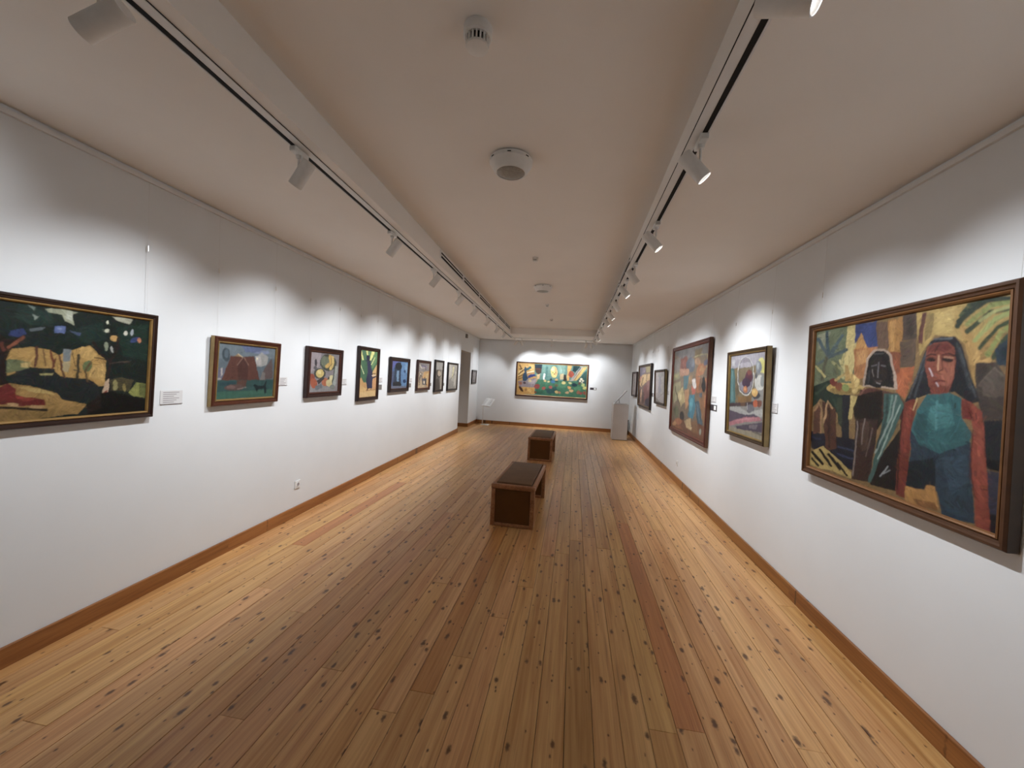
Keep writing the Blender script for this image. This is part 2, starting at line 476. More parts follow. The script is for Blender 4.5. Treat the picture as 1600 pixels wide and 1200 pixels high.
def paint(quad, bg, shapes, w, h, seed, jit=4.0, rough=0.12, gain=0.86):
    """colour field of a painted canvas: quad = drawing-sheet corners TL TR BR BL of the canvas"""
    rng = np.random.default_rng(seed)
    H = homog([(0, 0), (1, 0), (1, 1), (0, 1)], quad)
    u, v = np.meshgrid(np.linspace(0, 1, w), np.linspace(0, 1, h))
    d = H[2, 0] * u + H[2, 1] * v + 1
    X = (H[0, 0] * u + H[0, 1] * v + H[0, 2]) / d
    Y = (H[1, 0] * u + H[1, 1] * v + H[1, 2]) / d
    X = X + jit * 2 * smooth_noise(h, w, (18, 22), rng) + jit * smooth_noise(h, w, (45, 50), rng)
    Y = Y + jit * 2 * smooth_noise(h, w, (18, 22), rng) + jit * smooth_noise(h, w, (45, 50), rng)
    col = np.empty((h, w, 3)); col[:] = hexc(bg)
    for s in shapes:
        k, c = s[0], np.array(hexc(s[1]))
        if k == 'p':
            pts = s[2]
            xs = [p[0] for p in pts]; ys_ = [p[1] for p in pts]
            ins = np.zeros((h, w), bool)
            n = len(pts)
            for i in range(n):
                x1, y1 = pts[i]; x2, y2 = pts[(i + 1) % n]
                if y1 == y2: continue
                cond = ((y1 > Y) != (y2 > Y))
                ins ^= cond & (X < (x2 - x1) * (Y - y1) / (y2 - y1) + x1)
            a = ins.astype(float)
        elif k == 'e':
            cx, cy, rx, ry = s[2:6]
            t = math.radians(s[6]) if len(s) > 6 else 0
            dx = X - cx; dy = Y - cy
            p = (dx * math.cos(t) + dy * math.sin(t)) / rx; q = (-dx * math.sin(t) + dy * math.cos(t)) / ry
            a = ((p * p + q * q) < 1).astype(float)
        else:
            wd = s[2]; pts = s[3]
            dist = np.full((h, w), 1e9)
            for (x1, y1), (x2, y2) in zip(pts[:-1], pts[1:]):
                L2 = (x2 - x1) ** 2 + (y2 - y1) ** 2 + 1e-9
                t = np.clip(((X - x1) * (x2 - x1) + (Y - y1) * (y2 - y1)) / L2, 0, 1)
                dist = np.minimum(dist, np.hypot(X - x1 - t * (x2 - x1), Y - y1 - t * (y2 - y1)))
            a = np.clip((wd / 2 - dist) / max(wd * 0.25, 1) + 0.5, 0, 1)
        a = a[..., None]
        tone = 1 + rough * 1.5 * smooth_noise(h, w, (9, 30), rng)[..., None]
        col = col * (1 - a) + np.clip(c * tone, 0, 1) * a
    # visible brushwork
    br = 1 + rough * (1.3 * smooth_noise(h, w, (26, 9), rng) + 1.0 * smooth_noise(h, w, (70, 60), rng) + 0.8 * smooth_noise(h, w, (12, 60), rng))
    col = np.clip(col * br[..., None], 0, 1)
    br_ = 1 if w > 140 else 0
    for ax in (0, 1):
        acc = np.zeros_like(col)
        for k in range(-br_, br_ + 1):
            idx = np.clip(np.arange(col.shape[ax]) + k, 0, col.shape[ax] - 1)
            acc += np.take(col, idx, axis=ax)
        col = acc / (2 * br_ + 1)
    # short overlapping brush strokes that carry the local colour
    n = min(int(w * h / 14), 7000)
    cx = rng.integers(0, w, n); cy = rng.integers(0, h, n)
    src = col.copy()
    ang = math.pi * (smooth_noise(h, w, (5, 6), rng) * 2.2) + rng.choice([0.0, 1.57], 1)[0]
    for i in range(n):
        x0, y0 = cx[i], cy[i]
        ln = rng.uniform(0.007, 0.022) * max(w, 120); wd = rng.uniform(0.3, 0.8) * max(1.0, w / 170)
        t = ang[y0, x0] + rng.normal(0, 0.35)
        r = int(ln + 2)
        xa, xb, ya, yb = max(0, x0 - r), min(w, x0 + r + 1), max(0, y0 - r), min(h, y0 + r + 1)
        yy, xx = np.mgrid[ya:yb, xa:xb]
        dx = xx - x0; dy = yy - y0
        p = np.abs(dx * math.cos(t) + dy * math.sin(t)); q = np.abs(-dx * math.sin(t) + dy * math.cos(t))
        a = (np.clip((ln - p) / 2, 0, 1) * np.clip((wd - q) + 0.5, 0, 1) * rng.uniform(0.3, 0.8))
        df = np.abs(np.sqrt(src[ya:yb, xa:xb]) - np.sqrt(src[y0, x0])).sum(-1)
        a = (a * np.clip(1.15 - df / 0.30, 0.14, 1))[..., None]
        c = np.clip(src[y0, x0] * (1 + rng.normal(0, 0.20)) + rng.normal(0, 0.006, 3), 0, 1)
        col[ya:yb, xa:xb] = col[ya:yb, xa:xb] * (1 - a) + c * a
    lum = (col * np.array([0.3, 0.59, 0.11])).sum(-1, keepdims=True)
    return gain * (0.80 * col + 0.20 * lum)

def paint_mat(name, rough):
    m = bpy.data.materials.new(name); m.use_nodes = True
    N = m.node_tree.nodes; L = m.node_tree.links; b = N['Principled BSDF']
    a = N.new('ShaderNodeVertexColor'); a.layer_name = 'paint'
    L.new(a.outputs['Color'], b.inputs['Base Color'])
    b.inputs['Roughness'].default_value = rough
    b.inputs['Specular IOR Level'].default_value = 0.3
    tc = N.new('ShaderNodeTexCoord'); n = N.new('ShaderNodeTexNoise')
    n.inputs['Scale'].default_value = 110; n.inputs['Detail'].default_value = 4
    L.new(tc.outputs['Object'], n.inputs['Vector'])
    bp = N.new('ShaderNodeBump'); bp.inputs['Strength'].default_value = 0.25; bp.inputs['Distance'].default_value = 0.002
    L.new(n.outputs['Fac'], bp.inputs['Height']); L.new(bp.outputs['Normal'], b.inputs['Normal'])
    return m
M_oil = paint_mat('oil_paint', 0.42)

def canvas_mesh(name, w, h, yq, cols):
    """w, h metres; upright grid facing -y, its colours stored per vertex"""
    nh, nw = cols.shape[:2]
    xs = np.linspace(-w / 2, w / 2, nw); zs = np.linspace(h, 0, nh)
    Xg, Zg = np.meshgrid(xs, zs)
    co = np.stack([Xg, np.full_like(Xg, yq), Zg], -1).reshape(-1, 3)
    i = np.arange(nh * nw).reshape(nh, nw)
    f = np.stack([i[1:, :-1], i[1:, 1:], i[:-1, 1:], i[:-1, :-1]], -1).reshape(-1, 4)
    me = bpy.data.meshes.new(name)
    me.vertices.add(len(co)); me.vertices.foreach_set('co', co.ravel())
    me.loops.add(f.size); me.loops.foreach_set('vertex_index', f.ravel().astype(np.int32))
    me.polygons.add(len(f))
    me.polygons.foreach_set('loop_start', np.arange(0, f.size, 4, dtype=np.int32))
    me.polygons.foreach_set('loop_total', np.full(len(f), 4, dtype=np.int32))
    me.update(calc_edges=True)
    ca = me.color_attributes.new('paint', 'FLOAT_COLOR', 'POINT')
    c4 = np.concatenate([cols.reshape(-1, 3), np.ones((nh * nw, 1))], 1).astype(np.float32)
    ca.data.foreach_set('color', c4.ravel())
    return me

def rail_mesh(bm, w, h, prof, side):
    """one mitred side of a frame; prof = (inset, y) points across the moulding"""
    def pt(t, ins, y):
        # corner positions on the rectangle inset by ins
        if side == 0: p = (-w / 2 + ins, ins) if t == 0 else (w / 2 - ins, ins)           # bottom
        elif side == 1: p = (w / 2 - ins, ins) if t == 0 else (w / 2 - ins, h - ins)       # right
        elif side == 2: p = (w / 2 - ins, h - ins) if t == 0 else (-w / 2 + ins, h - ins)  # top
        else: p = (-w / 2 + ins, h - ins) if t == 0 else (-w / 2 + ins, ins)               # left
        return (p[0], y, p[1])
    A = [bm.verts.new(pt(0, i, y)) for i, y in prof]
    B = [bm.verts.new(pt(1, i, y)) for i, y in prof]
    n = len(prof)
    for k in range(n):
        j = (k + 1) % n
        bm.faces.new((A[k], B[k], B[j], A[j]))
    bm.faces.new(A[::-1]); bm.faces.new(B)
    bmesh.ops.recalc_face_normals(bm, faces=bm.faces)

FM = {}
def fmat(h, rough=0.4, metal=0.0):
    if h not in FM:
        FM[h] = mat('frame_' + h.strip('#'), hexc(h), rough, 0.4, metal, var=0.16, vscale=14, bump=0.1, bscale=90)
    return FM[h]

def painting(wall, a0, a1, z0, z1, fw_, dep, topoff, cols, outer, inner, label, edge=None, wires=True, name='framed_painting', group=None, mid=None):
    """a0..a1 along the wall, measured left to right as a visitor facing it sees them"""
    w = abs(a1 - a0); h = z1 - z0; am = (a0 + a1) / 2
    if wall == 'left':
        w /= math.cos(LANG); loc = (XL(am) + 0.002, am, z0); rz = math.pi / 2 + LANG
    elif wall == 'right':
        loc = (XR(am) - 0.002, am, z0); rz = -math.pi / 2
    else:
        loc = (am, YB - 0.002, z0); rz = 0
    tilt = max(0, (topoff - dep - 0.002) / h)
    root = empty(name, loc, (tilt, 0, rz))
    tag(root, label, 'painting', group)
    d = dep; f = fw_
    prof = [(0, -0.002), (0.0, -0.82 * d), (0.10 * f, -d), (0.30 * f, -d), (0.42 * f, -0.84 * d), (0.62 * f, -0.80 * d), (0.70 * f, -0.66 * d), (0.70 * f, -0.002)]
    mo = fmat(outer)
    for s in range(4):
        bm = bmesh.new(); rail_mesh(bm, w, h, prof, s)
        o = obj('frame_rail', bm, mo, root)
        if edge:
            bm = bmesh.new()
            rail_mesh(bm, w, h, [(-0.0012, -0.004), (-0.0012, -0.80 * d), (0.0, -0.80 * d), (0.0, -0.004)], s)
            obj('frame_edge', bm, fmat(edge), o)
    prof2 = [(0.70 * f, -0.2 * d), (0.70 * f, -0.80 * d), (0.80 * f, -0.86 * d), (0.92 * f, -0.76 * d), (1.0 * f, -0.55 * d), (1.0 * f, -0.2 * d)]
    bm = bmesh.new()
    for s in range(4): rail_mesh(bm, w, h, prof2, s)
    obj('frame_liner', bm, fmat(inner, 0.4, 0.15), root)
    nw = w - 2 * f; nh = h - 2 * f
    me = canvas_mesh('canvas', nw, nh, -0.5 * d, cols)
    o = obj('canvas', me, M_oil, root); o.location = (0, 0, f)
    obj('backing_board', boxbm(-w / 2 + 0.4 * f, w / 2 - 0.4 * f, -0.40 * d, -0.004, 0.4 * f, h - 0.4 * f), fmat('#6b5238', 0.8), root)
    if wires:
        Mx = Matrix.Translation(loc) @ Matrix.Rotation(rz, 4, 'Z') @ Matrix.Rotation(tilt, 4, 'X')
        inv = Mx.inverted()
        for sx in (-1, 1):
            x = sx * (w / 2 - 0.05)
            topw = Mx @ Vector((x, -0.008, h - 0.004))
            railp = Matrix.Translation(loc) @ Matrix.Rotation(rz, 4, 'Z') @ Vector((x, -0.0095, 2.722 - z0))
            a = inv @ topw; b = inv @ railp
            bm = bmesh.new(); rod(bm, a, b, 0.0007, 6)
            wo = obj('hanging_wire', bm, M_wire, root)
            t = (2.30 - z0 - h) / (2.722 - z0 - h)
            if 0.05 < t < 0.95:
                c = a.lerp(b, t); dd = (b - a).normalized()
                bm = bmesh.new(); rod(bm, c - dd * 0.018, c + dd * 0.018, 0.0035, 8)
                obj('wire_grip', bm, M_chrome, wo)
    return root

P, S, E_ = 'p', 's', 'e'
def FR(pts):  # short-hand
    return pts
GL = 'framed paintings on the left wall'
GR = 'framed paintings on the right wall'

# --- orchard landscape nearest the viewer, left wall
q1 = 'Q1'
sh_orchard = [
 (P, '#b08838', [(60,520),(250,500),(560,520),(700,480),(830,600),(820,790),(740,800),(700,740),(520,730),(460,740),(440,660),(250,650),(70,720)]),
 (P, '#caa04a', [(640,490),(700,490),(770,570),(700,600),(620,560)]), (P, '#c29a48', [(700,640),(830,620),(815,760),(700,720)]),
 (P, '#6a7248', [(70,590),(250,610),(240,660),(60,700)]), (P, '#c0a458', [(170,620),(250,610),(235,655),(180,650)]),
 (P, '#1c2424', [(140,680),(300,650),(430,665),(480,720),(700,745),(790,800),(780,880),(640,910),(480,880),(300,790),(90,770)]),
 (P, '#a39a58', [(320,700),(430,695),(420,715),(330,715)]),
 (P, '#a07a34', [(-500,830),(100,780),(300,800),(450,850),(500,890),(690,930),(620,1000),(0,1080),(-600,1200)]),
 (P, '#8a6a2c', [(-600,1060),(0,990),(400,955),(600,1000),(0,1080),(-600,1250)]),
 (P, '#b89a4c', [(150,800),(330,810),(450,860),(300,850)]),
 (P, '#6a1c16', [(-200,860),(0,820),(80,780),(145,810),(150,860),(300,885),(370,890),(385,930),(270,938),(200,948),(0,935),(-200,960)]),
 (P, '#8a3020', [(150,865),(300,888),(260,905),(150,890)]),
 (S, '#140a08', 18, [(-200,985),(0,960),(200,965),(390,968)]),
 (P, '#b08a54', [(80,930),(170,930),(175,955),(85,950)]), (P, '#b08a54', [(270,935),(370,935),(350,958),(255,955)]),
 (P, '#14221d', [(-700,-100),(0,120),(1170,270),(1150,770),(1050,755),(900,650),(870,600),(800,570),(700,480),(620,492),(560,510),(470,560),(400,520),(250,495),(120,500),(60,430),(0,420),(-700,420)]),
 (P, '#1c332b', [(150,150),(400,230),(420,330),(250,330),(120,260)]), (P, '#1a3029', [(560,350),(800,300),(830,440),(700,470),(600,430)]),
 (P, '#183228', [(900,330),(1150,320),(1140,600),(960,560)]),
 (P, '#989c80', [(350,195),(480,190),(610,220),(560,240),(580,330),(500,290),(480,240),(370,225)]),
 (P, '#b4b8a4', [(520,210),(570,215),(560,300),(510,270)]),
 (P, '#a8a890', [(875,255),(1045,280),(1010,312),(900,282)]),
 (P, '#5f6a70', [(235,350),(365,338),(330,366),(240,372)]), (P, '#6a7a70', [(215,160),(275,180),(262,212)]), (P, '#78867c', [(250,235),(298,260),(270,292)]),
 (P, '#5c70a8', [(430,332),(512,338),(512,392),(424,390)]), (P, '#8494c0', [(440,345),(490,350),(470,372)]),
 (P, '#2c3c70', [(90,370),(190,350),(212,390),(150,420),(70,412)]), (P, '#48587a', [(540,368),(632,380),(620,406)]),
 (E_, '#cfd0b4', 835,300,9,11), (E_, '#c8ccb0', 832,368,22,13,-30), (E_, '#dcdcc8', 982,383,19,19), (E_, '#a8b0b8', 1032,378,11,26,15),
 (E_, '#cfa04c', 890,425,28,24), (E_, '#35457a', 1050,440,38,20,-25), (E_, '#c07850', 1080,440,14,18), (E_, '#8a9478', 830,490,16,34), (E_, '#b0b0a8', 876,510,9,30,-15),
 (P, '#7f888a', [(500,510),(560,515),(548,640),(498,640)]), (P, '#a8976a', [(500,610),(560,600),(545,690),(505,680)]),
 (S, '#5a3020', 22, [(296,505),(290,640)]), (S, '#5a3424', 10, [(345,520),(367,635)]), (S, '#6a3018', 17, [(400,525),(432,640)]), (S, '#62301c', 15, [(440,590),(420,660)]),
 (S, '#5a3020', 15, [(468,560),(512,725)]), (S, '#4a3020', 8, [(568,530),(600,650)]), (S, '#3a3420', 22, [(622,560),(614,735)]),
 (E_, '#5f7040', 690,640,34,46,20), (S, '#5a4428', 16, [(715,610),(670,680),(685,750)]), (S, '#4a4430', 9, [(580,670),(640,690)]),
 (S, '#2e1c18', 18, [(838,850),(850,690),(866,600),(912,520),(922,430)]), (S, '#2a1c1a', 16, [(866,600),(790,550),(730,460)]), (S, '#4f4238', 9, [(862,622),(920,610),(1000,604)]), (S, '#3a2a22', 8, [(852,604),(740,570)]),
 (P, '#c6a888', [(800,850),(822,760),(858,735),(842,850)]), (P, '#7a2a1c', [(796,852),(840,815),(836,852)]),
 (P, '#4a4428', [(862,745),(940,720),(1045,745),(1000,825),(868,820)]), (E_, '#a09858', 900,782,18,40), (E_, '#8a7a38', 966,800,12,30), (S, '#201c14', 10, [(870,720),(950,690)]),
 (P, '#8a8e3a', [(1000,835),(1060,760),(1132,770),(1125,875),(1040,860)]), (P, '#6a7030', [(1075,770),(1132,772),(1125,875),(1080,850)]),
 (P, '#070806', [(790,850),(870,828),(1010,862),(1125,888),(1130,985),(690,1010),(690,930)]), (P, '#1e130c', [(690,930),(790,850),(800,960),(690,1000)]),
 (P, '#20130e', [(-700,380),(0,400),(60,440),(190,412),(172,450),(90,530),(52,620),(60,720),(88,780),(0,805),(-400,830)]),
 (S, '#8a4a2c', 26, [(80,500),(185,422)]), (S, '#6a3424', 30, [(20,470),(40,520)]),
]
def q_ext(quad, k):
    """extend a sheet quad leftwards by factor k of its own width (projectively)"""
    H = homog([(0, 0), (1, 0), (1, 1), (0, 1)], quad)
    def at(u, v):
        d = H[2, 0] * u + H[2, 1] * v + 1
        return ((H[0, 0] * u + H[0, 1] * v + H[0, 2]) / d, (H[1, 0] * u + H[1, 1] * v + H[1, 2]) / d)
    return [at(-k, 0), quad[1], quad[2], at(-k, 1)]
quad1 = q_ext([(0, 128), (1165, 288), (1122, 972), (0, 1066)], 0.34)
cols = paint(quad1, '#16241f', sh_orchard, 400, 265, 11, 6, 0.18, 0.84)
painting('left', 1.19, 2.185, 1.205, 1.875, 0.042, 0.04, 0.06, cols, '#2a1710', '#8f7040', 'large dark orchard landscape in a gilt-edged frame, cut by the left picture edge', group=GL)

# --- pyramids
sh = [
 (P, '#6a7880', [(232,228),(838,285),(830,400),(600,370),(220,400)]), (P, '#5c688c', [(470,250),(740,278),(660,330),(520,325)]), (P, '#7884a0', [(600,330),(760,300),(780,340),(680,350)]),
 (E_, '#3c4a52', 308,355,42,75), (E_, '#566670', 312,345,26,50),
 (P, '#9c9c98', [(618,485),(640,380),(690,325),(765,380),(745,462),(680,485)]), (P, '#b2aca8', [(622,370),(680,375),(690,462),(632,472)]), (E_, '#ece0b4', 642,395,11,11),
 (P, '#66667a', [(212,505),(295,510),(258,625),(203,632)]), (P, '#b8b0a8', [(250,508),(268,503),(262,580),(246,600)]), (P, '#a8a098', [(200,618),(255,615),(252,632),(200,636)]),
 (P, '#5c4c4a', [(668,632),(720,500),(800,395),(810,612)]), (P, '#77706c', [(668,632),(700,540),(730,560),(720,630)]),
 (P, '#5e382e', [(255,638),(360,368),(440,376),(490,382),(612,370),(668,634)]), (P, '#50302a', [(430,470),(500,380),(550,470),(540,640),(440,640)]),
 (S, '#92705e', 7, [(490,386),(425,472)]), (S, '#8f6a58', 7, [(500,386),(552,472)]), (P, '#8f7450', [(398,368),(435,345),(485,382),(440,378)]), (S, '#d8c090', 6, [(435,347),(482,384)]),
 (P, '#2c504e', [(195,642),(818,622),(800,805),(186,855)]), (P, '#356352', [(192,770),(800,730),(800,805),(186,855)]), (P, '#28464c', [(230,660),(420,650),(400,700),(240,700)]),
 (P, '#5a3c32', [(420,640),(535,634),(515,705),(430,700)]), (E_, '#584440', 390,715,108,34,-4), (E_, '#6e5650', 360,712,50,20), (S, '#a08a80', 5, [(430,730),(520,712)]),
 (P, '#182a2e', [(598,690),(615,672),(650,692),(712,690),(735,640),(745,645),(738,700),(742,765),(722,782),(714,722),(655,728),(632,765),(612,708)]),
]
cols = paint([(230,228),(840,285),(802,803),(188,852)], '#5c6a72', sh, 150, 110, 12, 4, 0.12)
painting('left', 2.615, 3.33, 1.24, 1.79, 0.052, 0.045, 0.062, cols, '#4a2414', '#80663c', 'small painting of brown pyramids and a dark dog on green ground', edge='#8c7448', group=GL)

# --- still life with bananas
sh = [
 (P, '#9a8e92', [(1180,320),(1300,330),(1270,480),(1165,560)]), (P, '#7c7478', [(1300,330),(1340,340),(1300,500),(1270,480)]), (P, '#8f8c8c', [(1160,700),(1300,690),(1400,720),(1455,745),(1155,770)]),
 (E_, '#4a5046', 1368,440,88,90), (E_, '#6e7660', 1350,430,60,66), (P, '#48443c', [(1335,345),(1400,350),(1380,380),(1330,370)]),
 (S, '#c8a044', 34, [(1390,368),(1398,440),(1352,482)]), (S, '#d4b45c', 30, [(1418,380),(1420,450),(1390,505)]), (S, '#6a5428', 6, [(1400,380),(1408,450),(1370,500)]),
 (E_, '#474246', 1236,440,13,42), (E_, '#5c585c', 1228,500,18,20),
 (E_, '#4c4e48', 1275,560,62,58), (E_, '#ccb25c', 1276,560,40,48,15), (E_, '#e0cc80', 1270,545,18,22),
 (E_, '#96452e', 1190,608,36,44), (E_, '#ac5634', 1210,668,36,54), (E_, '#b4643c', 1326,652,36,48), (P, '#463f40', [(1240,640),(1310,600),(1330,610),(1260,680)]),
 (E_, '#3f3a3a', 1372,640,18,44), (E_, '#ccbc80', 1372,664,34,38), (E_, '#d6ca90', 1402,612,26,36), (E_, '#cbbd84', 1408,648,20,28),
 (P, '#a0a69e', [(1440,478),(1472,480),(1440,690),(1398,724)]), (P, '#545a54', [(1425,520),(1442,480),(1420,640),(1395,700)]), (P, '#6c7278', [(1225,700),(1295,672),(1295,720),(1225,745)]), (E_, '#787c74', 1405,705,28,26),
]
cols = paint([(1185,322),(1490,348),(1457,747),(1153,767)], '#8a8284', sh, 110, 96, 13, 4, 0.12)
painting('left', 3.75, 4.41, 1.25, 1.805, 0.058, 0.05, 0.06, cols, '#2e1712', '#4a2a20', 'small fruit still life with bananas in a dark brown frame', group=GL)

# --- walking figure
sh = [
 (P, '#3f6c4c', [(190,250),(240,300),(240,520),(195,530),(160,460)]), (P, '#61905c', [(250,190),(280,190),(262,290),(250,250)]), (P, '#6a9a62', [(320,200),(350,196),(340,300),(290,380),(285,320)]),
 (P, '#e0e07c', [(163,185),(172,182),(200,290),(182,300)]), (P, '#e4e478', [(222,182),(248,184),(246,250),(236,240)]), (P, '#e8e680', [(285,190),(322,194),(275,310),(262,290)]), (P, '#d6dc8c', [(318,250),(326,258),(285,345),(276,340)]), (P, '#dce4a0', [(160,350),(166,345),(204,440),(196,446)]),
 (P, '#dcae64', [(150,470),(195,535),(230,535),(290,420),(345,325),(320,668),(142,694)]), (P, '#cc9850', [(170,480),(196,535),(225,540),(220,600),(160,560)]), (P, '#e2ba74', [(150,640),(320,615),(318,668),(142,694)]), (P, '#d89a5c', [(290,500),(330,470),(325,590),(290,600)]),
 (P, '#363858', [(235,310),(270,302),(286,400),(292,480),(286,592),(230,594),(224,500),(242,420)]), (P, '#2c2e4c', [(224,500),(250,440),(255,590),(230,594)]),
 (E_, '#2c2c44', 246,268,19,30), (S, '#2c2c44', 12, [(220,300),(276,298)]), (S, '#2c2a3a', 9, [(240,238),(262,240)]),
 (S, '#3a2c34', 7, [(272,442),(326,434)]), (S, '#3c3a58', 14, [(278,488),(326,464)]), (S, '#ecd8c0', 9, [(285,456),(322,452)]),
 (S, '#5a2c20', 6, [(238,592),(232,616)]), (S, '#5a2c20', 6, [(276,592),(270,606)]), (S, '#5a2c20', 4, [(220,617),(318,600)]),
]
cols = paint([(165,178),(351,194),(319,667),(143,692)], '#4f7a56', sh, 90, 130, 14, 2.5, 0.10)
painting('left', 4.82, 5.405, 1.15, 1.895, 0.05, 0.045, 0.05, cols, '#241310', '#3a2018', 'upright painting of a slim figure in blue on orange sand against green leaves', group=GL)

# --- blue scene
sh = [
 (P, '#5c62a6', [(493,288),(570,296),(530,330),(498,380)]), (P, '#5f8cba', [(580,305),(647,305),(630,565),(580,560)]), (P, '#7aa6cc', [(620,320),(645,325),(640,420),(615,400)]),
 (P, '#2a3a50', [(520,360),(578,350),(572,552),(498,556),(510,480)]), (E_, '#1c2028', 556,345,32,38), (P, '#7094b4', [(540,392),(562,392),(556,505),(534,505)]), (P, '#44506e', [(495,400),(515,400),(510,540),(488,545)]),
 (E_, '#223c68', 612,500,14,19), (E_, '#24262a', 540,532,42,26), (E_, '#2c4a78', 615,400,10,16), (P, '#6d7488', [(480,552),(630,548),(628,566),(478,579)]),
]
cols = paint([(494,290),(646,304),(629,565),(477,579)], '#41628e', sh, 90, 76, 15, 3, 0.16)
painting('left', 5.79, 6.565, 1.235, 1.805, 0.062, 0.045, 0.058, cols, '#241511', '#38221a', 'small blue painting with a dark upright shape in a broad dark frame', group=GL)

# --- warm abstract
sh = [
 (P, '#8c8480', [(774,312),(873,320),(868,400),(770,410)]), (P, '#8a7c96', [(800,330),(850,345),(845,380),(800,360)]), (S, '#4c4650', 7, [(800,335),(835,350),(840,385)]), (S, '#d4c8b4', 7, [(785,340),(800,370),(830,365)]),
 (P, '#cf9c56', [(820,410),(872,395),(860,570),(800,520)]), (P, '#dcb878', [(835,430),(865,420),(855,540),(835,520)]), (P, '#c8ac80', [(765,520),(800,500),(830,578),(758,583)]),
 (P, '#5a5c70', [(800,480),(846,478),(840,545),(806,545)]), (S, '#302c30', 7, [(786,440),(776,545)]), (E_, '#3c3638', 788,432,14,18), (E_, '#c8b8a0', 788,432,8,11), (S, '#38302c', 7, [(830,470),(842,545)]), (S, '#463a34', 6, [(800,450),(812,540)]), (E_, '#e8d8b0', 822,520,8,16),
]
cols = paint([(774,312),(874,320),(860,573),(757,583)], '#b0977a', sh, 70, 70, 16, 3, 0.2)
painting('left', 6.98, 7.70, 1.225, 1.815, 0.052, 0.045, 0.055, cols, '#38201a', '#5a3428', 'small warm-toned abstract with dark squiggles in a reddish brown frame', group=GL)

# --- brown portrait
sh = [
 (P, '#a49e96', [(957,300),(1021,306),(1012,390),(957,390)]), (E_, '#3c342e', 980,432,24,44), (E_, '#b8a288', 982,430,15,32), (P, '#453c34', [(945,500),(975,480),(990,602),(940,607)]), (P, '#847a6e', [(985,470),(1008,460),(1000,600),(985,600)]), (S, '#b4a894', 7, [(1000,400),(992,590)]), (S, '#2c2622', 8, [(950,420),(944,600)]),
]
cols = paint([(957,300),(1021,306),(999,600),(939,606)], '#6a6058', sh, 56, 80, 17, 3, 0.2)
painting('left', 8.02, 8.62, 1.165, 1.865, 0.045, 0.045, 0.052, cols, '#1c1210', '#2c1e18', 'narrow brown painting with a pale oval face in a black frame', group=GL)

# --- pale abstract
sh = [(S, '#d0c684', 9, [(1132,355),(1116,470)]), (P, '#8f887e', [(1075,480),(1140,520),(1130,585),(1068,592)]), (P, '#b8b0a4', [(1090,330),(1120,335),(1110,460),(1080,470)]), (S, '#787068', 6, [(1090,500),(1140,420)]), (S, '#c8c0b0', 7, [(1150,400),(1130,560)])]
cols = paint([(1088,325),(1166,331),(1149,582),(1068,592)], '#a49c90', sh, 64, 64, 18, 3, 0.15)
painting('left', 9.0, 9.87, 1.16, 1.85, 0.045, 0.045, 0.05, cols, '#1c1412', '#302620', 'pale grey-beige abstract in a black frame, next to the doorway', group=GL)

# --- little one past the doorway
cols = paint([(1330,400),(1368,398),(1352,520),(1326,524)], '#8c8482', [(P, '#a49c9a', [(1335,410),(1360,410),(1348,500),(1332,505)]), (S, '#6c6464', 5, [(1340,420),(1338,510)])], 40, 32, 19, 3, 0.15)
painting('left', 11.6, 12.2, 1.295, 1.725, 0.06, 0.035, 0.045, cols, '#3a302c', '#56504c', 'tiny grey painting in the far left corner past the doorway', group=GL)

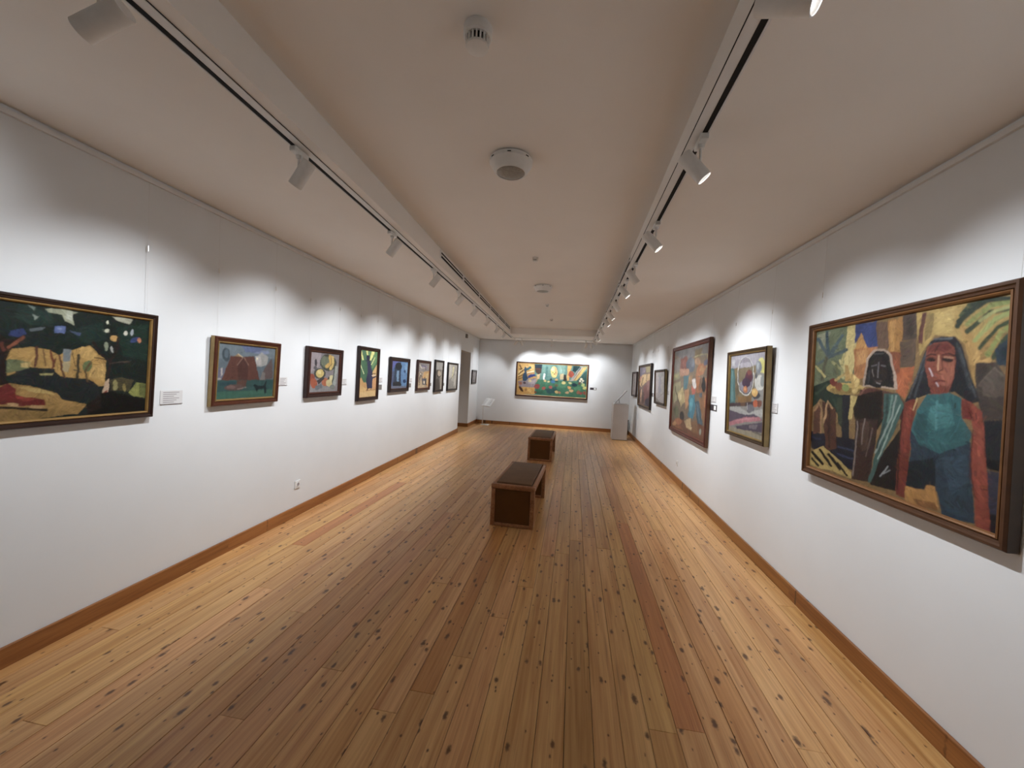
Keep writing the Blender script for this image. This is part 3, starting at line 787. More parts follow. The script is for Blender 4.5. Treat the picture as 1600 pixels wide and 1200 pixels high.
# --- long still life on the end wall
sh = [
 (P, '#cc9c44', [(212,198),(402,205),(402,330),(442,380),(402,450),(402,555),(195,558)]), (P, '#dcb45c', [(330,215),(400,215),(400,300),(350,280)]),
 (P, '#94868a', [(212,405),(330,385),(432,370),(408,450),(400,482),(225,474)]), (P, '#a5989a', [(340,400),(420,385),(400,440),(330,440)]), (P, '#d49e40', [(198,482),(400,487),(406,558),(195,558)]),
 (S, '#57381e', 12, [(232,225),(250,262),(235,300)]), (S, '#5a3a20', 9, [(218,330),(300,262)]), (S, '#e6cc80', 9, [(218,305),(310,240)]), (S, '#5a3a20', 9, [(214,362),(290,318)]), (S, '#e2c880', 8, [(214,345),(280,300)]), (S, '#6a4826', 8, [(212,388),(270,365)]), (S, '#57381e', 10, [(225,270),(260,262)]),
 (P, '#2c5f6c', [(280,272),(355,234),(366,262),(308,292)]), (P, '#2a4a64', [(288,240),(304,240),(312,310),(328,380),(300,408),(268,402),(260,350),(284,300)]), (S, '#e8dcb8', 10, [(322,312),(392,292)]), (P, '#32407c', [(325,340),(400,320),(416,350),(325,375)]), (S, '#b47c4c', 9, [(322,328),(398,308)]),
 (P, '#4a3830', [(404,215),(488,215),(480,310),(440,326),(412,300)]), (P, '#263644', [(398,212),(492,214),(480,256),(404,255)]), (S, '#7a4838', 7, [(412,268),(478,268)]), (P, '#d8b070', [(420,330),(462,320),(460,375),(440,380)]),
 (P, '#6a9488', [(492,212),(590,215),(580,330),(540,350),(500,300)]), (P, '#7aa092', [(660,218),(760,222),(750,330),(690,330)]), (P, '#4e7e78', [(530,230),(560,235),(545,380),(525,380)]), (P, '#8ab0a0', [(700,240),(720,242),(715,310),(700,310)]),
 (P, '#eef0e6', [(504,320),(524,320),(516,390),(502,390)]),
 (E_, '#dcc86c', 627,300,39,66), (P, '#dca464', [(632,240),(660,260),(664,320),(640,350)]), (E_, '#f0e4a0', 612,270,14,20), (E_, '#5c8040', 612,307,8,8), (E_, '#5c8040', 645,307,8,8), (E_, '#8a5030', 630,326,7,8),
 (P, '#c4ac7c', [(694,328),(742,320),(732,382),(700,392)]), (P, '#38302c', [(746,328),(766,332),(772,402),(728,406)]),
 (P, '#dca44c', [(784,225),(832,230),(812,300),(796,402),(774,402)]), (E_, '#a84a34', 825,325,32,38), (P, '#1c3c40', [(850,233),(930,238),(870,305),(838,285)]), (P, '#a8a29a', [(930,238),(960,242),(850,402),(800,406)]), (P, '#45606a', [(915,262),(930,240),(940,250),(840,380)]), (P, '#d4ae54', [(955,243),(1010,245),(885,402),(845,397)]), (S, '#7a6a68', 7, [(960,250),(862,392)]), (P, '#335a56', [(1008,275),(1002,442),(900,442),(888,402)]),
 (P, '#3f7a5c', [(410,442),(440,384),(700,400),(880,410),(995,440),(988,600),(404,558)]), (P, '#2f5c58', [(520,500),(640,470),(690,540),(560,552)]), (P, '#4f8c66', [(680,420),(780,440),(760,480),(660,480)]), (P, '#336850', [(420,500),(500,510),(520,552),(410,552)]), (P, '#4a8a62', [(850,480),(940,460),(930,510),(860,520)]),
 (E_, '#9a4440', 430,470,32,30), (E_, '#a85448', 507,487,19,19), (E_, '#ac5450', 585,475,21,18), (E_, '#6a6448', 655,455,18,18), (E_, '#d4c470', 735,425,23,18), (E_, '#ccd084', 810,425,19,12), (E_, '#d49c50', 800,480,19,18), (E_, '#d4ac6c', 822,515,24,15), (E_, '#ccac60', 655,530,21,18), (E_, '#cca470', 775,535,21,16), (E_, '#9a6448', 905,530,20,22), (E_, '#cccc68', 975,485,20,18), (E_, '#b4c470', 960,450,18,20), (E_, '#a85440', 972,540,18,20),
 (E_, '#38709c', 615,415,26,18), (E_, '#203c48', 860,450,32,20), (E_, '#b05048', 935,545,14,14), (E_, '#23404a', 590,390,13,13), (E_, '#ccac6c', 525,400,15,15), (E_, '#c8b478', 565,412,14,11), (E_, '#cca464', 655,390,17,14), (E_, '#2a4a48', 655,408,18,9), (E_, '#b87858', 690,535,12,14), (E_, '#31585c', 560,525,26,22),
 (E_, '#e8e0c0', 940,382,13,14), (E_, '#e4dcb8', 925,405,10,11), (E_, '#e8e0c0', 958,402,12,10), (E_, '#6a4438', 920,432,14,16), (E_, '#e0d4ac', 948,422,8,8),
 (E_, '#a8644c', 240,430,18,18), (E_, '#5a464c', 285,428,15,14), (E_, '#ccb474', 345,405,19,16), (E_, '#4a2c1c', 245,498,16,38,-35), (E_, '#a87430', 300,510,13,17), (E_, '#e0b054', 345,518,19,18), (E_, '#8a4a30', 410,535,14,14),
]
cols = paint([(214,200),(1012,234),(987,597),(196,556)], '#5c8a80', sh, 280, 136, 20, 4, 0.14, 0.76)
painting('back', -1.868, 0.445, 0.972, 2.084, 0.055, 0.05, 0.07, cols, '#321410', '#a88858', 'long colourful still life on the end wall above the far bench')

# --- right wall, far to near
cols = paint([(118,378),(148,376),(135,590),(110,575)], '#a89c98', [(P, '#b8acaa', [(122,390),(145,390),(135,560),(120,550)]), (S, '#80746c', 5, [(130,400),(122,560)])], 36, 32, 21, 3, 0.12)
painting('right', 12.02, 11.2, 1.20, 1.905, 0.05, 0.045, 0.055, cols, '#2e1c16', '#584038', 'narrow grey-pink painting in the far right corner beyond the pedestal', group=GR)
sh = [
 (P, '#6a6074', [(178,310),(225,305),(215,390),(180,420)]), (P, '#8a7c8c', [(205,315),(225,310),(222,370),(200,380)]), (P, '#a4945c', [(225,308),(270,300),(265,370),(230,380)]), (P, '#c08060', [(180,430),(200,400),(205,450),(180,470)]),
 (P, '#d0a868', [(200,400),(262,388),(258,450),(222,485),(192,525),(180,500)]), (P, '#e0bc80', [(215,400),(232,398),(225,460),(208,470)]), (S, '#5a3c2c', 5, [(235,400),(228,470)]), (S, '#5a4030', 5, [(205,430),(195,510)]),
 (P, '#7c4440', [(210,520),(258,465),(252,590),(210,655)]), (P, '#94605c', [(235,470),(262,450),(255,540),(235,560)]), (P, '#36283a', [(222,630),(250,615),(246,690),(215,675)]), (S, '#d0a078', 7, [(196,545),(186,655)]), (P, '#4a3028', [(180,560),(190,540),(188,660),(176,660)]), (P, '#5a4038', [(200,580),(215,560),(210,660),(198,665)]),
]
cols = paint([(179,310),(271,297),(246,692),(177,664)], '#7a5c54', sh, 96, 66, 22, 3, 0.16)
painting('right', 10.8, 9.15, 1.0, 2.055, 0.055, 0.05, 0.068, cols, '#35221a', '#6a5638', 'cream and maroon figure painting, second from the far end of the right wall', edge='#1e1410', group=GR)
sh = [(P, '#a8a4b0', [(352,375),(375,372),(372,560),(350,560)]), (P, '#c0bcb8', [(372,380),(392,378),(390,600),(370,590)]), (P, '#8c827a', [(326,595),(372,660),(326,645)]), (P, '#c4b8b8', [(330,370),(350,368),(346,560),(330,560)]), (S, '#98908e', 5, [(345,610),(395,560)]), (P, '#aaa8a4', [(345,370),(390,366),(388,400),(345,405)])]
cols = paint([(328,360),(403,351),(401,667),(328,640)], '#b6aeae', sh, 60, 56, 23, 3, 0.10)
painting('right', 8.65, 7.7, 1.185, 1.885, 0.045, 0.05, 0.08, cols, '#2a1c16', '#4c3828', 'pale lilac-grey painting in a thin dark frame on the right wall', edge='#6a5a38', group=GR)
sh = [
 (P, '#6f6b6a', [(518,170),(818,82),(805,200),(700,215),(560,235)]), (P, '#7c746c', [(515,240),(570,225),(560,420),(510,430)]), (P, '#7d4236', [(570,235),(622,208),(642,330),(560,332)]), (P, '#8f5244', [(585,250),(610,240),(618,300),(590,310)]), (P, '#6c5a3c', [(690,150),(760,130),(740,220),(690,225)]),
 (E_, '#565c66', 655,290,36,72), (E_, '#6e727a', 668,270,16,44), (S, '#aca064', 8, [(690,218),(760,188),(800,195),(795,310)]), (P, '#ac6c40', [(722,270),(792,300),(762,380),(700,400)]), (E_, '#a47c5a', 715,262,20,36), (P, '#bc8a54', [(740,300),(780,330),(760,360),(730,350)]), (P, '#5a5e74', [(770,250),(805,240),(800,290),(770,300)]),
 (P, '#8f8a68', [(500,380),(560,360),(560,420),(505,450)]), (P, '#b0a468', [(515,390),(545,382),(540,410),(515,415)]), (P, '#487078', [(590,402),(642,390),(622,522),(590,520)]), (P, '#9a7850', [(640,400),(670,390),(665,470),(635,480)]), (P, '#a8785c', [(560,330),(640,330),(635,390),(560,400)]),
 (P, '#d0c8c2', [(668,432),(694,418),(698,500),(680,532)]), (P, '#b05a48', [(660,482),(692,522),(690,585),(664,562)]), (E_, '#e0d8cc', 528,485,9,16),
 (P, '#98906a', [(498,482),(570,442),(562,600),(498,664)]), (P, '#b49e68', [(530,562),(590,502),(602,640),(560,702)]), (P, '#c8b480', [(545,570),(570,545),(572,620),(550,650)]), (P, '#b08054', [(600,540),(635,520),(630,680),(600,720)]), (S, '#4c443c', 6, [(520,500),(535,600),(560,690)]),
 (P, '#a8673c', [(700,400),(800,420),(790,540),(700,560)]), (P, '#7c5a40', [(730,420),(760,410),(750,520),(720,540)]), (P, '#94663e', [(715,560),(800,540),(785,910),(752,800)]), (P, '#b4703c', [(770,580),(800,570),(795,720),(765,700)]), (P, '#55606a', [(725,560),(755,556),(748,600),(725,600)]),
 (P, '#3c7f92', [(640,580),(692,574),(692,720),(672,812),(628,790)]), (P, '#54a0ae', [(648,620),(672,600),(668,720),(645,740)]), (P, '#485e6a', [(690,640),(722,638),(768,920),(742,965),(714,880)]), (P, '#5c7684', [(700,660),(712,660),(745,880),(735,900)]),
 (E_, '#2a282c', 766,482,18,76), (E_, '#322c2a', 575,785,20,46), (E_, '#6a6a4c', 525,740,22,60), (P, '#7e5038', [(488,820),(640,830),(770,880),(772,1040),(482,890)]), (P, '#c4a470', [(598,832),(652,800),(652,922),(610,892)]), (E_, '#ac683c', 540,840,36,30), (E_, '#c08c54', 510,860,16,22), (E_, '#d8c090', 650,905,9,12), (P, '#8c6440', [(655,840),(710,820),(715,960),(660,940)]), (P, '#a0643c', [(500,880),(560,880),(580,920),(520,900)]), (E_, '#98a090', 735,940,10,30),
]
cols = paint([(519,168),(817,83),(772,1037),(478,887)], '#7c6a54', sh, 230, 176, 24, 5, 0.2, 0.76)
painting('right', 7.24, 5.34, 0.81, 2.235, 0.065, 0.05, 0.065, cols, '#4a2018', '#5c2c20', 'big crowded market painting in a red-brown frame on the right wall', edge='#5a3a24', group=GR)
sh = [
 (P, '#a29ea8', [(1030,198),(1340,160),(1330,260),(1200,300),(1030,320)]), (P, '#b4b4b8', [(1040,238),(1060,228),(1068,295),(1034,295)]), (E_, '#c4c4c6', 1052,262,8,10),
 (P, '#7c6b48', [(1050,318),(1245,300),(1225,600),(1085,665),(1040,645)]), (P, '#6a5c44', [(1060,420),(1100,400),(1110,560),(1070,600)]), (P, '#46706f', [(1025,318),(1058,318),(1068,662),(1010,685)]), (P, '#5c8888', [(1030,340),(1045,340),(1048,640),(1025,660)]), (S, '#b0a890', 5, [(1090,330),(1095,440)]),
 (E_, '#ccccc4', 1155,400,74,192), (E_, '#5c5a5c', 1155,398,68,184), (E_, '#88828c', 1155,392,64,176), (P, '#a5a0a8', [(1110,270),(1200,260),(1210,330),(1110,340)]), (P, '#7a6c50', [(1092,320),(1218,305),(1215,420),(1100,460)]),
 (E_, '#58283a', 1185,402,30,60), (E_, '#452c44', 1160,462,36,50), (E_, '#7a4038', 1190,360,20,26), (E_, '#b86c3c', 1152,530,21,32), (E_, '#d08c50', 1148,522,10,16),
 (P, '#ccc65c', [(1248,272),(1300,222),(1340,270),(1334,385),(1280,362)]), (E_, '#d8d478', 1290,250,24,22), (E_, '#788088', 1270,312,26,62), (E_, '#9ca4a8', 1262,300,12,40), (E_, '#cacac2', 1275,465,41,76), (E_, '#8c9290', 1300,450,20,54), (P, '#5a5c62', [(1235,395),(1250,360),(1260,400),(1245,430)]),
 (E_, '#47454c', 1245,585,32,40), (E_, '#d6a44c', 1234,560,26,42), (E_, '#e4bc64', 1228,550,12,22), (P, '#805e2e', [(1085,602),(1212,590),(1205,655),(1090,665)]), (P, '#4a3c42', [(1008,662),(1200,650),(1290,635),(1296,692),(1008,695)]), (P, '#6a4a34', [(1110,655),(1150,655),(1150,692),(1110,692)]), (E_, '#bc582c', 1240,668,19,38), (E_, '#7a4838', 1275,670,20,34),
 (E_, '#6a6870', 1197,720,34,46), (S, '#b8b8ba', 4, [(1165,660),(1170,730)]), (P, '#acaca8', [(1008,700),(1100,700),(1180,760),(1240,735),(1300,720),(1305,800),(1150,785),(1008,742)]),
 (P, '#5c5062', [(1006,728),(1150,780),(1230,768),(1305,835),(1006,865)]), (P, '#b8747e', [(1003,852),(1150,800),(1272,798),(1292,832),(1150,852),(1006,890)]), (P, '#d09098', [(1060,840),(1150,812),(1250,808),(1150,830)]), (P, '#564a5c', [(1060,892),(1300,848),(1308,955),(1080,930)]), (P, '#7a7078', [(1180,880),(1260,870),(1240,920),(1180,910)]),
 (P, '#9c937c', [(1003,890),(1070,918),(1220,942),(1310,962),(1310,1040),(1003,935)]), (P, '#6c6658', [(1210,940),(1310,965),(1310,990),(1230,960)]),
]
cols = paint([(1030,198),(1338,162),(1307,1033),(1003,930)], '#8c8a84', sh, 190, 190, 25, 4, 0.14, 0.80)
painting('right', 4.68, 3.785, 1.09, 1.99, 0.045, 0.055, 0.08, cols, '#3a2a18', '#7c6438', 'still life with oval plate and pink ribbon in an olive-gold frame', edge='#8a7448', group=GR)

# --- two women, nearest on the right
sh = [
 (P, '#6d7858', [(88,240),(250,205),(252,480),(56,525)]), (P, '#8f9478', [(95,250),(150,235),(120,300),(90,320)]), (P, '#d0bc70', [(215,213),(246,208),(252,330),(226,425),(196,405)]), (P, '#cdb868', [(246,330),(270,330),(262,420),(244,440)]),
 (P, '#36467c', [(245,210),(332,192),(332,302),(290,308),(266,250),(245,292)]), (P, '#c48e40', [(268,245),(297,310),(244,312)]), (P, '#b4743a', [(240,310),(332,300),(302,420),(238,442)]), (P, '#c08a48', [(250,320),(300,312),(290,360),(250,380)]),
 (P, '#6c5140', [(330,203),(380,196),(380,302),(332,306)]), (P, '#ac782e', [(378,190),(436,173),(432,322),(378,322)]), (P, '#c08c3c', [(385,195),(405,190),(400,320),(385,320)]),
 (P, '#4c3e36', [(435,170),(490,158),(490,270),(432,276)]), (P, '#5f4c3c', [(425,278),(488,272),(480,382),(422,382)]), (P, '#433630', [(450,180),(480,172),(478,255),(448,260)]), (P, '#ac5a2a', [(405,390),(482,380),(472,440),(440,515),(405,482)]), (P, '#8c4a28', [(380,320),(425,320),(420,400),(400,420),(380,400)]),
 (P, '#b49446', [(488,157),(876,78),(876,170),(722,332),(702,300),(640,255),(560,250),(500,335)]), (P, '#c4a654', [(560,160),(640,140),(630,240),(560,245)]), (P, '#6a3c34', [(512,160),(530,155),(512,290),(494,284)]), (S, '#5c3428', 7, [(520,165),(500,270)]), (P, '#8c743c', [(530,170),(560,160),(550,250),(520,280)]),
 (P, '#b48c40', [(655,200),(722,250),(742,420),(722,470),(690,330)]), (P, '#c49a4c', [(700,300),(790,290),(780,365),(722,370)]), (P, '#a8803c', [(740,280),(830,220),(820,310),(740,360)]),
 (S, '#2c3c30', 22, [(876,100),(760,110),(655,195)]), (S, '#8f9c4c', 16, [(876,112),(780,130),(690,205)]), (S, '#33442e', 18, [(876,138),(780,155),(690,235)]), (S, '#9ca858', 18, [(876,150),(800,180),(720,270)]), (S, '#b0b468', 13, [(872,130),(800,150),(740,190)]), (S, '#37482e', 16, [(876,180),(810,215),(740,300)]), (S, '#8c9848', 20, [(872,200),(820,240),(770,330)]), (S, '#34462f', 16, [(872,235),(830,270),(790,340)]), (S, '#2a3a2c', 20, [(760,112),(700,130),(650,215)]), (S, '#445634', 12, [(700,130),(660,170)]),
 (P, '#283a46', [(800,305),(870,245),(866,375),(800,370)]), (P, '#20303a', [(820,310),(850,290),(850,350),(820,350)]),
 (P, '#483d36', [(722,364),(800,360),(848,420),(842,592),(750,602),(722,470)]), (P, '#5c5046', [(745,450),(798,385),(845,430),(840,500),(750,500)]), (S, '#776a5a', 5, [(735,455),(798,380),(850,428)]), (P, '#3c332e', [(728,372),(790,368),(735,440)]),
 (P, '#20242a', [(748,602),(842,594),(834,765),(762,765)]), (P, '#0e1014', [(762,762),(834,764),(830,815),(766,802)]), (P, '#383848', [(768,806),(828,815),(816,1000),(772,992)]), (P, '#1c1a1e', [(770,985),(818,1000),(814,1080),(776,1065)]),
 (S, '#4c6168', 13, [(135,345),(95,268)]), (S, '#43585f', 13, [(135,345),(130,240)]), (S, '#50666c', 13, [(135,345),(192,256)]), (S, '#465a60', 13, [(135,345),(208,312)]), (S, '#54686a', 11, [(135,345),(92,372)]), (S, '#4c6064', 12, [(135,345),(170,300)]), (S, '#5a5a44', 15, [(125,350),(108,440)]),
 (S, '#c0b468', 9, [(85,385),(120,425)]), (S, '#ccc07a', 12, [(182,360),(212,420)]), (S, '#a8a86a', 10, [(150,365),(190,400),(195,430)]), (S, '#6c7048', 10, [(165,380),(175,430)]), (S, '#bcb068', 9, [(198,330),(190,382)]),
 (P, '#1c3024', [(68,470),(140,440),(202,500),(192,605),(150,560),(100,520),(63,562)]), (S, '#3a5038', 9, [(80,500),(130,460)]), (S, '#2c4430', 10, [(150,520),(185,590)]),
 (E_, '#caa84c', 206,474,80,24), (E_, '#8c7030', 206,482,70,14), (E_, '#7a2c20', 156,448,15,17), (E_, '#8a4a2c', 176,466,14,16), (E_, '#8c9c4c', 201,470,15,16), (S, '#d8b864', 22, [(214,412),(250,440),(240,482)]), (S, '#c4a050', 12, [(228,418),(236,470)]), (S, '#bca45a', 11, [(164,438),(198,416)]), (P, '#b48e44', [(203,375),(217,375),(223,442),(200,442)]),
 (P, '#1e222a', [(185,500),(222,500),(213,692),(184,692)]), (P, '#ccb460', [(225,500),(252,505),(226,605),(214,605)]), (P, '#33402c', [(165,510),(190,510),(186,640),(170,620)]),
 (P, '#141a2a', [(58,655),(242,690),(226,815),(150,802),(58,725)]), (S, '#2c3858', 7, [(170,720),(235,735)]), (S, '#2c3858', 7, [(165,750),(230,770)]), (S, '#283250', 6, [(65,680),(100,690)]),
 (P, '#5c3624', [(75,560),(100,530),(104,655),(68,668)]), (P, '#54301f', [(108,530),(162,560),(164,728),(118,738)]), (S, '#a87c4c', 7, [(76,570),(92,535),(104,560),(100,660)]), (S, '#b08858', 7, [(112,620),(130,530),(150,560)]), (S, '#3a1e14', 9, [(135,560),(132,720)]),
 (P, '#b89c4c', [(46,745),(110,718),(152,760),(227,828),(225,856),(160,828),(48,800)]), (S, '#14120e', 11, [(62,745),(105,795)]), (S, '#14120e', 11, [(95,735),(140,800)]), (S, '#14120e', 10, [(130,752),(175,815)]), (S, '#14120e', 9, [(165,790),(205,840)]), (S, '#100e0c', 9, [(60,770),(85,800)]),
 (P, '#b09884', [(272,465),(288,350),(318,310),(362,306),(388,330),(404,400),(412,475)]), (P, '#1a181a', [(280,460),(297,352),(325,317),(358,315),(379,335),(394,400),(400,470),(350,464),(345,472),(310,462)]), (E_, '#28211f', 337,400,34,58), (S, '#5f5c60', 5, [(338,365),(335,425)]), (S, '#6a666a', 5, [(310,380),(330,376)]), (S, '#6a666a', 5, [(347,376),(364,379)]), (S, '#4c3c3a', 6, [(325,442),(350,442)]), (S, '#8a8484', 4, [(330,448),(344,452)]), (S, '#7c7470', 4, [(312,395),(318,420)]), (S, '#3c3a3e', 6, [(300,400),(296,455)]), (S, '#4c4a4e', 5, [(318,330),(355,326)]),
 (P, '#5a3028', [(262,478),(322,470),(356,482),(412,490),(442,532),(432,602),(380,602),(250,540)]), (P, '#1a120d', [(252,502),(352,480),(358,600),(330,645),(240,605),(233,560)]), (S, '#8c5a48', 8, [(280,472),(262,498)]),
 (P, '#3a2620', [(243,600),(332,600),(322,700),(292,865),(222,855),(233,740)]), (P, '#1c1818', [(296,868),(340,760),(424,640),(416,908),(300,880)]), (P, '#50382c', [(260,620),(300,610),(290,720),(262,740)]),
 (P, '#3c5f58', [(355,495),(412,490),(437,540),(402,650),(342,760),(302,868),(288,868),(332,700),(352,600)]), (S, '#8ea098', 7, [(405,500),(385,600),(320,740)]), (S, '#9cb0a4', 5, [(420,540),(380,650),(330,770)]), (S, '#2a4440', 9, [(372,500),(362,610),(325,720)]), (S, '#6a8c80', 7, [(390,500),(372,610)]),
 (S, '#82726a', 6, [(252,610),(238,742),(228,840)]), (S, '#7c6c64', 5, [(278,602),(264,705)]), (S, '#6a5850', 5, [(310,640),(280,760)]), (S, '#94989a', 5, [(338,842),(372,798)]), (S, '#94989a', 4, [(350,832),(380,815)]), (P, '#4c2c20', [(350,500),(356,500),(350,600),(345,600)]),
 (P, '#1e2228', [(438,528),(490,420),(515,330),(545,275),(590,255),(640,257),(668,288),(692,380),(738,522),(702,532),(640,482),(540,492),(470,522)]), (S, '#474e54', 8, [(545,285),(515,350),(485,440),(455,510)]), (S, '#363c42', 9, [(650,285),(672,370),(700,470)]), (S, '#4a5056', 6, [(660,300),(684,390),(722,505)]), (S, '#3e444a', 8, [(530,330),(505,430),(480,505)]), (S, '#596066', 6, [(560,266),(630,262)]),
 (P, '#86422f', [(528,300),(560,280),(612,275),(640,300),(646,360),(636,430),(612,492),(560,497),(535,457),(522,380)]), (P, '#9a563e', [(578,345),(640,340),(640,400),(625,440),(600,480),(578,440)]), (P, '#6c2e26', [(545,290),(610,280),(630,305),(600,318),(560,315),(530,325)]), (P, '#783828', [(540,455),(612,460),(612,495),(545,495)]), (S, '#4a1c18', 6, [(580,285),(560,320)]),
 (S, '#2a1612', 6, [(528,338),(545,330),(565,332)]), (S, '#2a1612', 6, [(592,332),(615,326),(640,334)]), (E_, '#5c2a20', 546,352,22,11), (E_, '#191412', 546,354,18,6), (E_, '#5c2a20', 613,350,24,11), (E_, '#191412', 613,352,20,6), (S, '#c8946a', 7, [(577,335),(577,395)]), (S, '#54221a', 5, [(590,345),(596,392),(580,402)]), (S, '#c48a68', 5, [(600,342),(635,342)]), (S, '#6a2420', 8, [(558,442),(578,437),(600,441)]), (S, '#a05848', 5, [(562,450),(596,450)]), (S, '#ccc0c8', 5, [(540,388),(550,418)]), (S, '#c8bcc4', 5, [(566,446),(573,460)]),
 (P, '#2a6266', [(530,495),(622,487),(668,510),(668,590),(708,650),(692,722),(580,742),(500,702),(463,640),(490,560)]), (P, '#38787a', [(545,540),(620,530),(640,620),(570,640),(530,600)]), (P, '#245458', [(490,580),(530,560),(530,680),(500,690),(475,640)]), (S, '#48888a', 9, [(570,520),(565,640)]),
 (P, '#283c4a', [(463,640),(500,702),(580,742),(702,692),(702,800),(722,1036),(590,1004),(570,900),(520,895),(443,882),(463,740)]), (P, '#344c5c', [(590,760),(690,740),(700,860),(620,900)]), (P, '#14222a', [(443,780),(562,758),(562,880),(520,892),(447,884)]), (P, '#2e4452', [(600,900),(700,880),(712,1010),(610,990)]),
 (P, '#b47e32', [(443,880),(490,890),(515,897),(527,873),(562,882),(577,985),(510,970),(435,938)]), (P, '#8c5c28', [(470,930),(560,950),(575,985),(500,966)]),
 (P, '#762e20', [(440,530),(475,515),(492,530),(465,640),(460,740),(443,882),(435,934),(403,918),(409,780),(430,600)]), (P, '#8a3a28', [(450,545),(472,535),(455,640),(445,740),(435,740),(442,620)]), (S, '#c8a868', 5, [(490,512),(474,560)]), (S, '#3c1a14', 6, [(432,560),(416,760),(410,900)]),
 (P, '#93402c', [(668,512),(702,524),(747,560),(757,640),(767,800),(782,1066),(724,1050),(715,900),(700,780),(713,640),(706,600),(670,592)]), (P, '#7a3024', [(668,515),(700,530),(720,600),(706,600),(670,592)]), (P, '#a04c34', [(722,620),(748,640),(756,800),(735,820)]), (S, '#54221a', 6, [(712,640),(702,780),(718,920)]),
]
cols = paint([(90,240),(870,82),(814,1077),(50,802)], '#86683a', sh, 440, 345, 26, 2.6, 0.16, 0.70)
painting('right', 3.18, 1.80, 1.015, 2.085, 0.052, 0.055, 0.07, cols, '#4a2f1c', '#7a5534', 'large painting of two dark-haired women, one in a teal dress, nearest on the right wall', edge='#3c2a18', group=GR)

# ------------------------------------------------------------------ caption cards
def card(wall, a0, a1, z0, z1, style, label, lines=4, off=0.0012):
    w = abs(a1 - a0); h = z1 - z0; am = (a0 + a1) / 2
    if wall == 'left': loc = (XL(am) + off, am, z0); rz = math.pi / 2 + LANG
    elif wall == 'right': loc = (XR(am) - off, am, z0); rz = -math.pi / 2
    else: loc = (am, YB - off, z0); rz = 0
    root = empty('caption_card', loc, (0, 0, rz))
    tag(root, label, 'label', 'caption cards beside the paintings')
    if style == 'light':
        obj('card_sheet', boxbm(-w / 2, w / 2, -0.003, 0, 0, h), M_card, root)
        for i in range(lines):
            ln = w * (0.72 - 0.12 * ((i * 7) % 3))
            z = h * (0.86 - 0.72 * i / max(1, lines - 1))
            obj('text_line', boxbm(-w * 0.38, -w * 0.38 + ln, -0.0035, -0.003, z - 0.0022, z + 0.0022), M_ink, root)
        obj('card_lip', boxbm(-w / 2, w / 2, -0.006, -0.003, 0, 0.003), M_ink, root)
    elif style == 'dark':
        obj('card_sheet', boxbm(-w / 2, w / 2, -0.004, 0, 0, h), M_darkcard, root)
        obj('white_field', boxbm(w * 0.08, w * 0.42, -0.0046, -0.004, h * 0.16, h * 0.86), M_paper, root)
    else:
        obj('card_sheet', boxbm(-w / 2, w * 0.2, -0.004, 0, 0, h), M_taupecard, root)
        obj('white_field', boxbm(w * 0.2, w / 2, -0.004, 0, 0, h), M_paper, root)
    return root
card('left', 2.258, 2.416, 1.277, 1.372, 'light', 'printed caption card right of the dark orchard landscape', 6)
card('left', 3.385, 3.50, 1.388, 1.468, 'light', 'printed caption card right of the pyramids painting', 5)
card('left', 4.49, 4.595, 1.378, 1.452, 'light', 'printed caption card right of the banana still life', 4)
card('left', 5.48, 5.635, 1.288, 1.364, 'taupe', 'brown and white caption card right of the walking figure painting')
card('left', 5.49, 5.60, 1.402, 1.47, 'light', 'pale caption card above the brown one beside the walking figure painting', 4)
card('left', 6.665, 6.807, 1.297, 1.369, 'taupe', 'brown and white caption card right of the small blue painting')
card('left', 6.695, 6.81, 1.391, 1.462, 'light', 'pale caption card above the brown one beside the blue painting', 4)
card('left', 7.81, 7.92, 1.30, 1.362, 'taupe', 'brown and white caption card right of the warm-toned abstract')
card('left', 8.73, 8.865, 1.289, 1.352, 'taupe', 'brown and white caption card right of the oval face painting')
card('right', 5.335, 5.12, 1.30, 1.375, 'dark', 'black caption card with white square beside the crowded market painting')
card('right', 5.33, 5.165, 1.408, 1.478, 'light', 'pale caption card above the black one beside the crowded market painting', 4)
card('right', 3.783, 3.685, 1.40, 1.484, 'light', 'pale caption card right of the oval plate still life', 5)
card('right', 9.145, 8.96, 1.312, 1.384, 'dark', 'black caption card right of the cream and maroon figure painting')
card('right', 7.69, 7.58, 1.41, 1.475, 'light', 'pale caption card right of the lilac-grey painting', 4)
card('back', 0.509, 0.709, 1.30, 1.368, 'dark', 'black and white caption card right of the long still life')

# ------------------------------------------------------------------ lighting tracks and spotlights
def track_pts(fx, ya, yb, d0, d1):
    return [(fx(ya) + d0, ya), (fx(ya) + d1, ya), (fx(yb) + d1, yb), (fx(yb) + d0, yb)]
YT = 11.72
def track(fx, ya, yb, s, label):
    t = empty('lighting_track', (fx((ya + yb) / 2), (ya + yb) / 2, ZC - 0.001))
    tag(t, label, 'track', 'ceiling lighting tracks')
    inv = Matrix.Translation(-t.location)
    # s = +1: slot towards -x (left track); lip on the room side
    for nm, a, b, z0, z1, mm in (('track_body', -0.014, 0.050, ZC - 0.006, ZC - 0.001, M_white), ('track_lip', -0.022, -0.014, ZC - 0.010, ZC - 0.001, M_white),
                                 ('track_slot', -0.013, 0.009, ZC - 0.0075, ZC - 0.0062, M_black), ('track_seam', 0.050, 0.0535, ZC - 0.003, ZC - 0.001, M_black)):
        d0, d1 = (a, b) if s > 0 else (-b, -a)
        bm = bmesh.new(); prism(bm, track_pts(fx, ya, yb, d0, d1), z0, z1); bm.transform(inv)
        obj(nm, bm, mm, t)
track(TL, Y0 + 0.05, YT, 1, 'long white lighting track with dark slot on the left side of the ceiling')
track(TR, Y0 + 0.05, YT, -1, 'long white lighting track with dark slot on the right side of the ceiling')
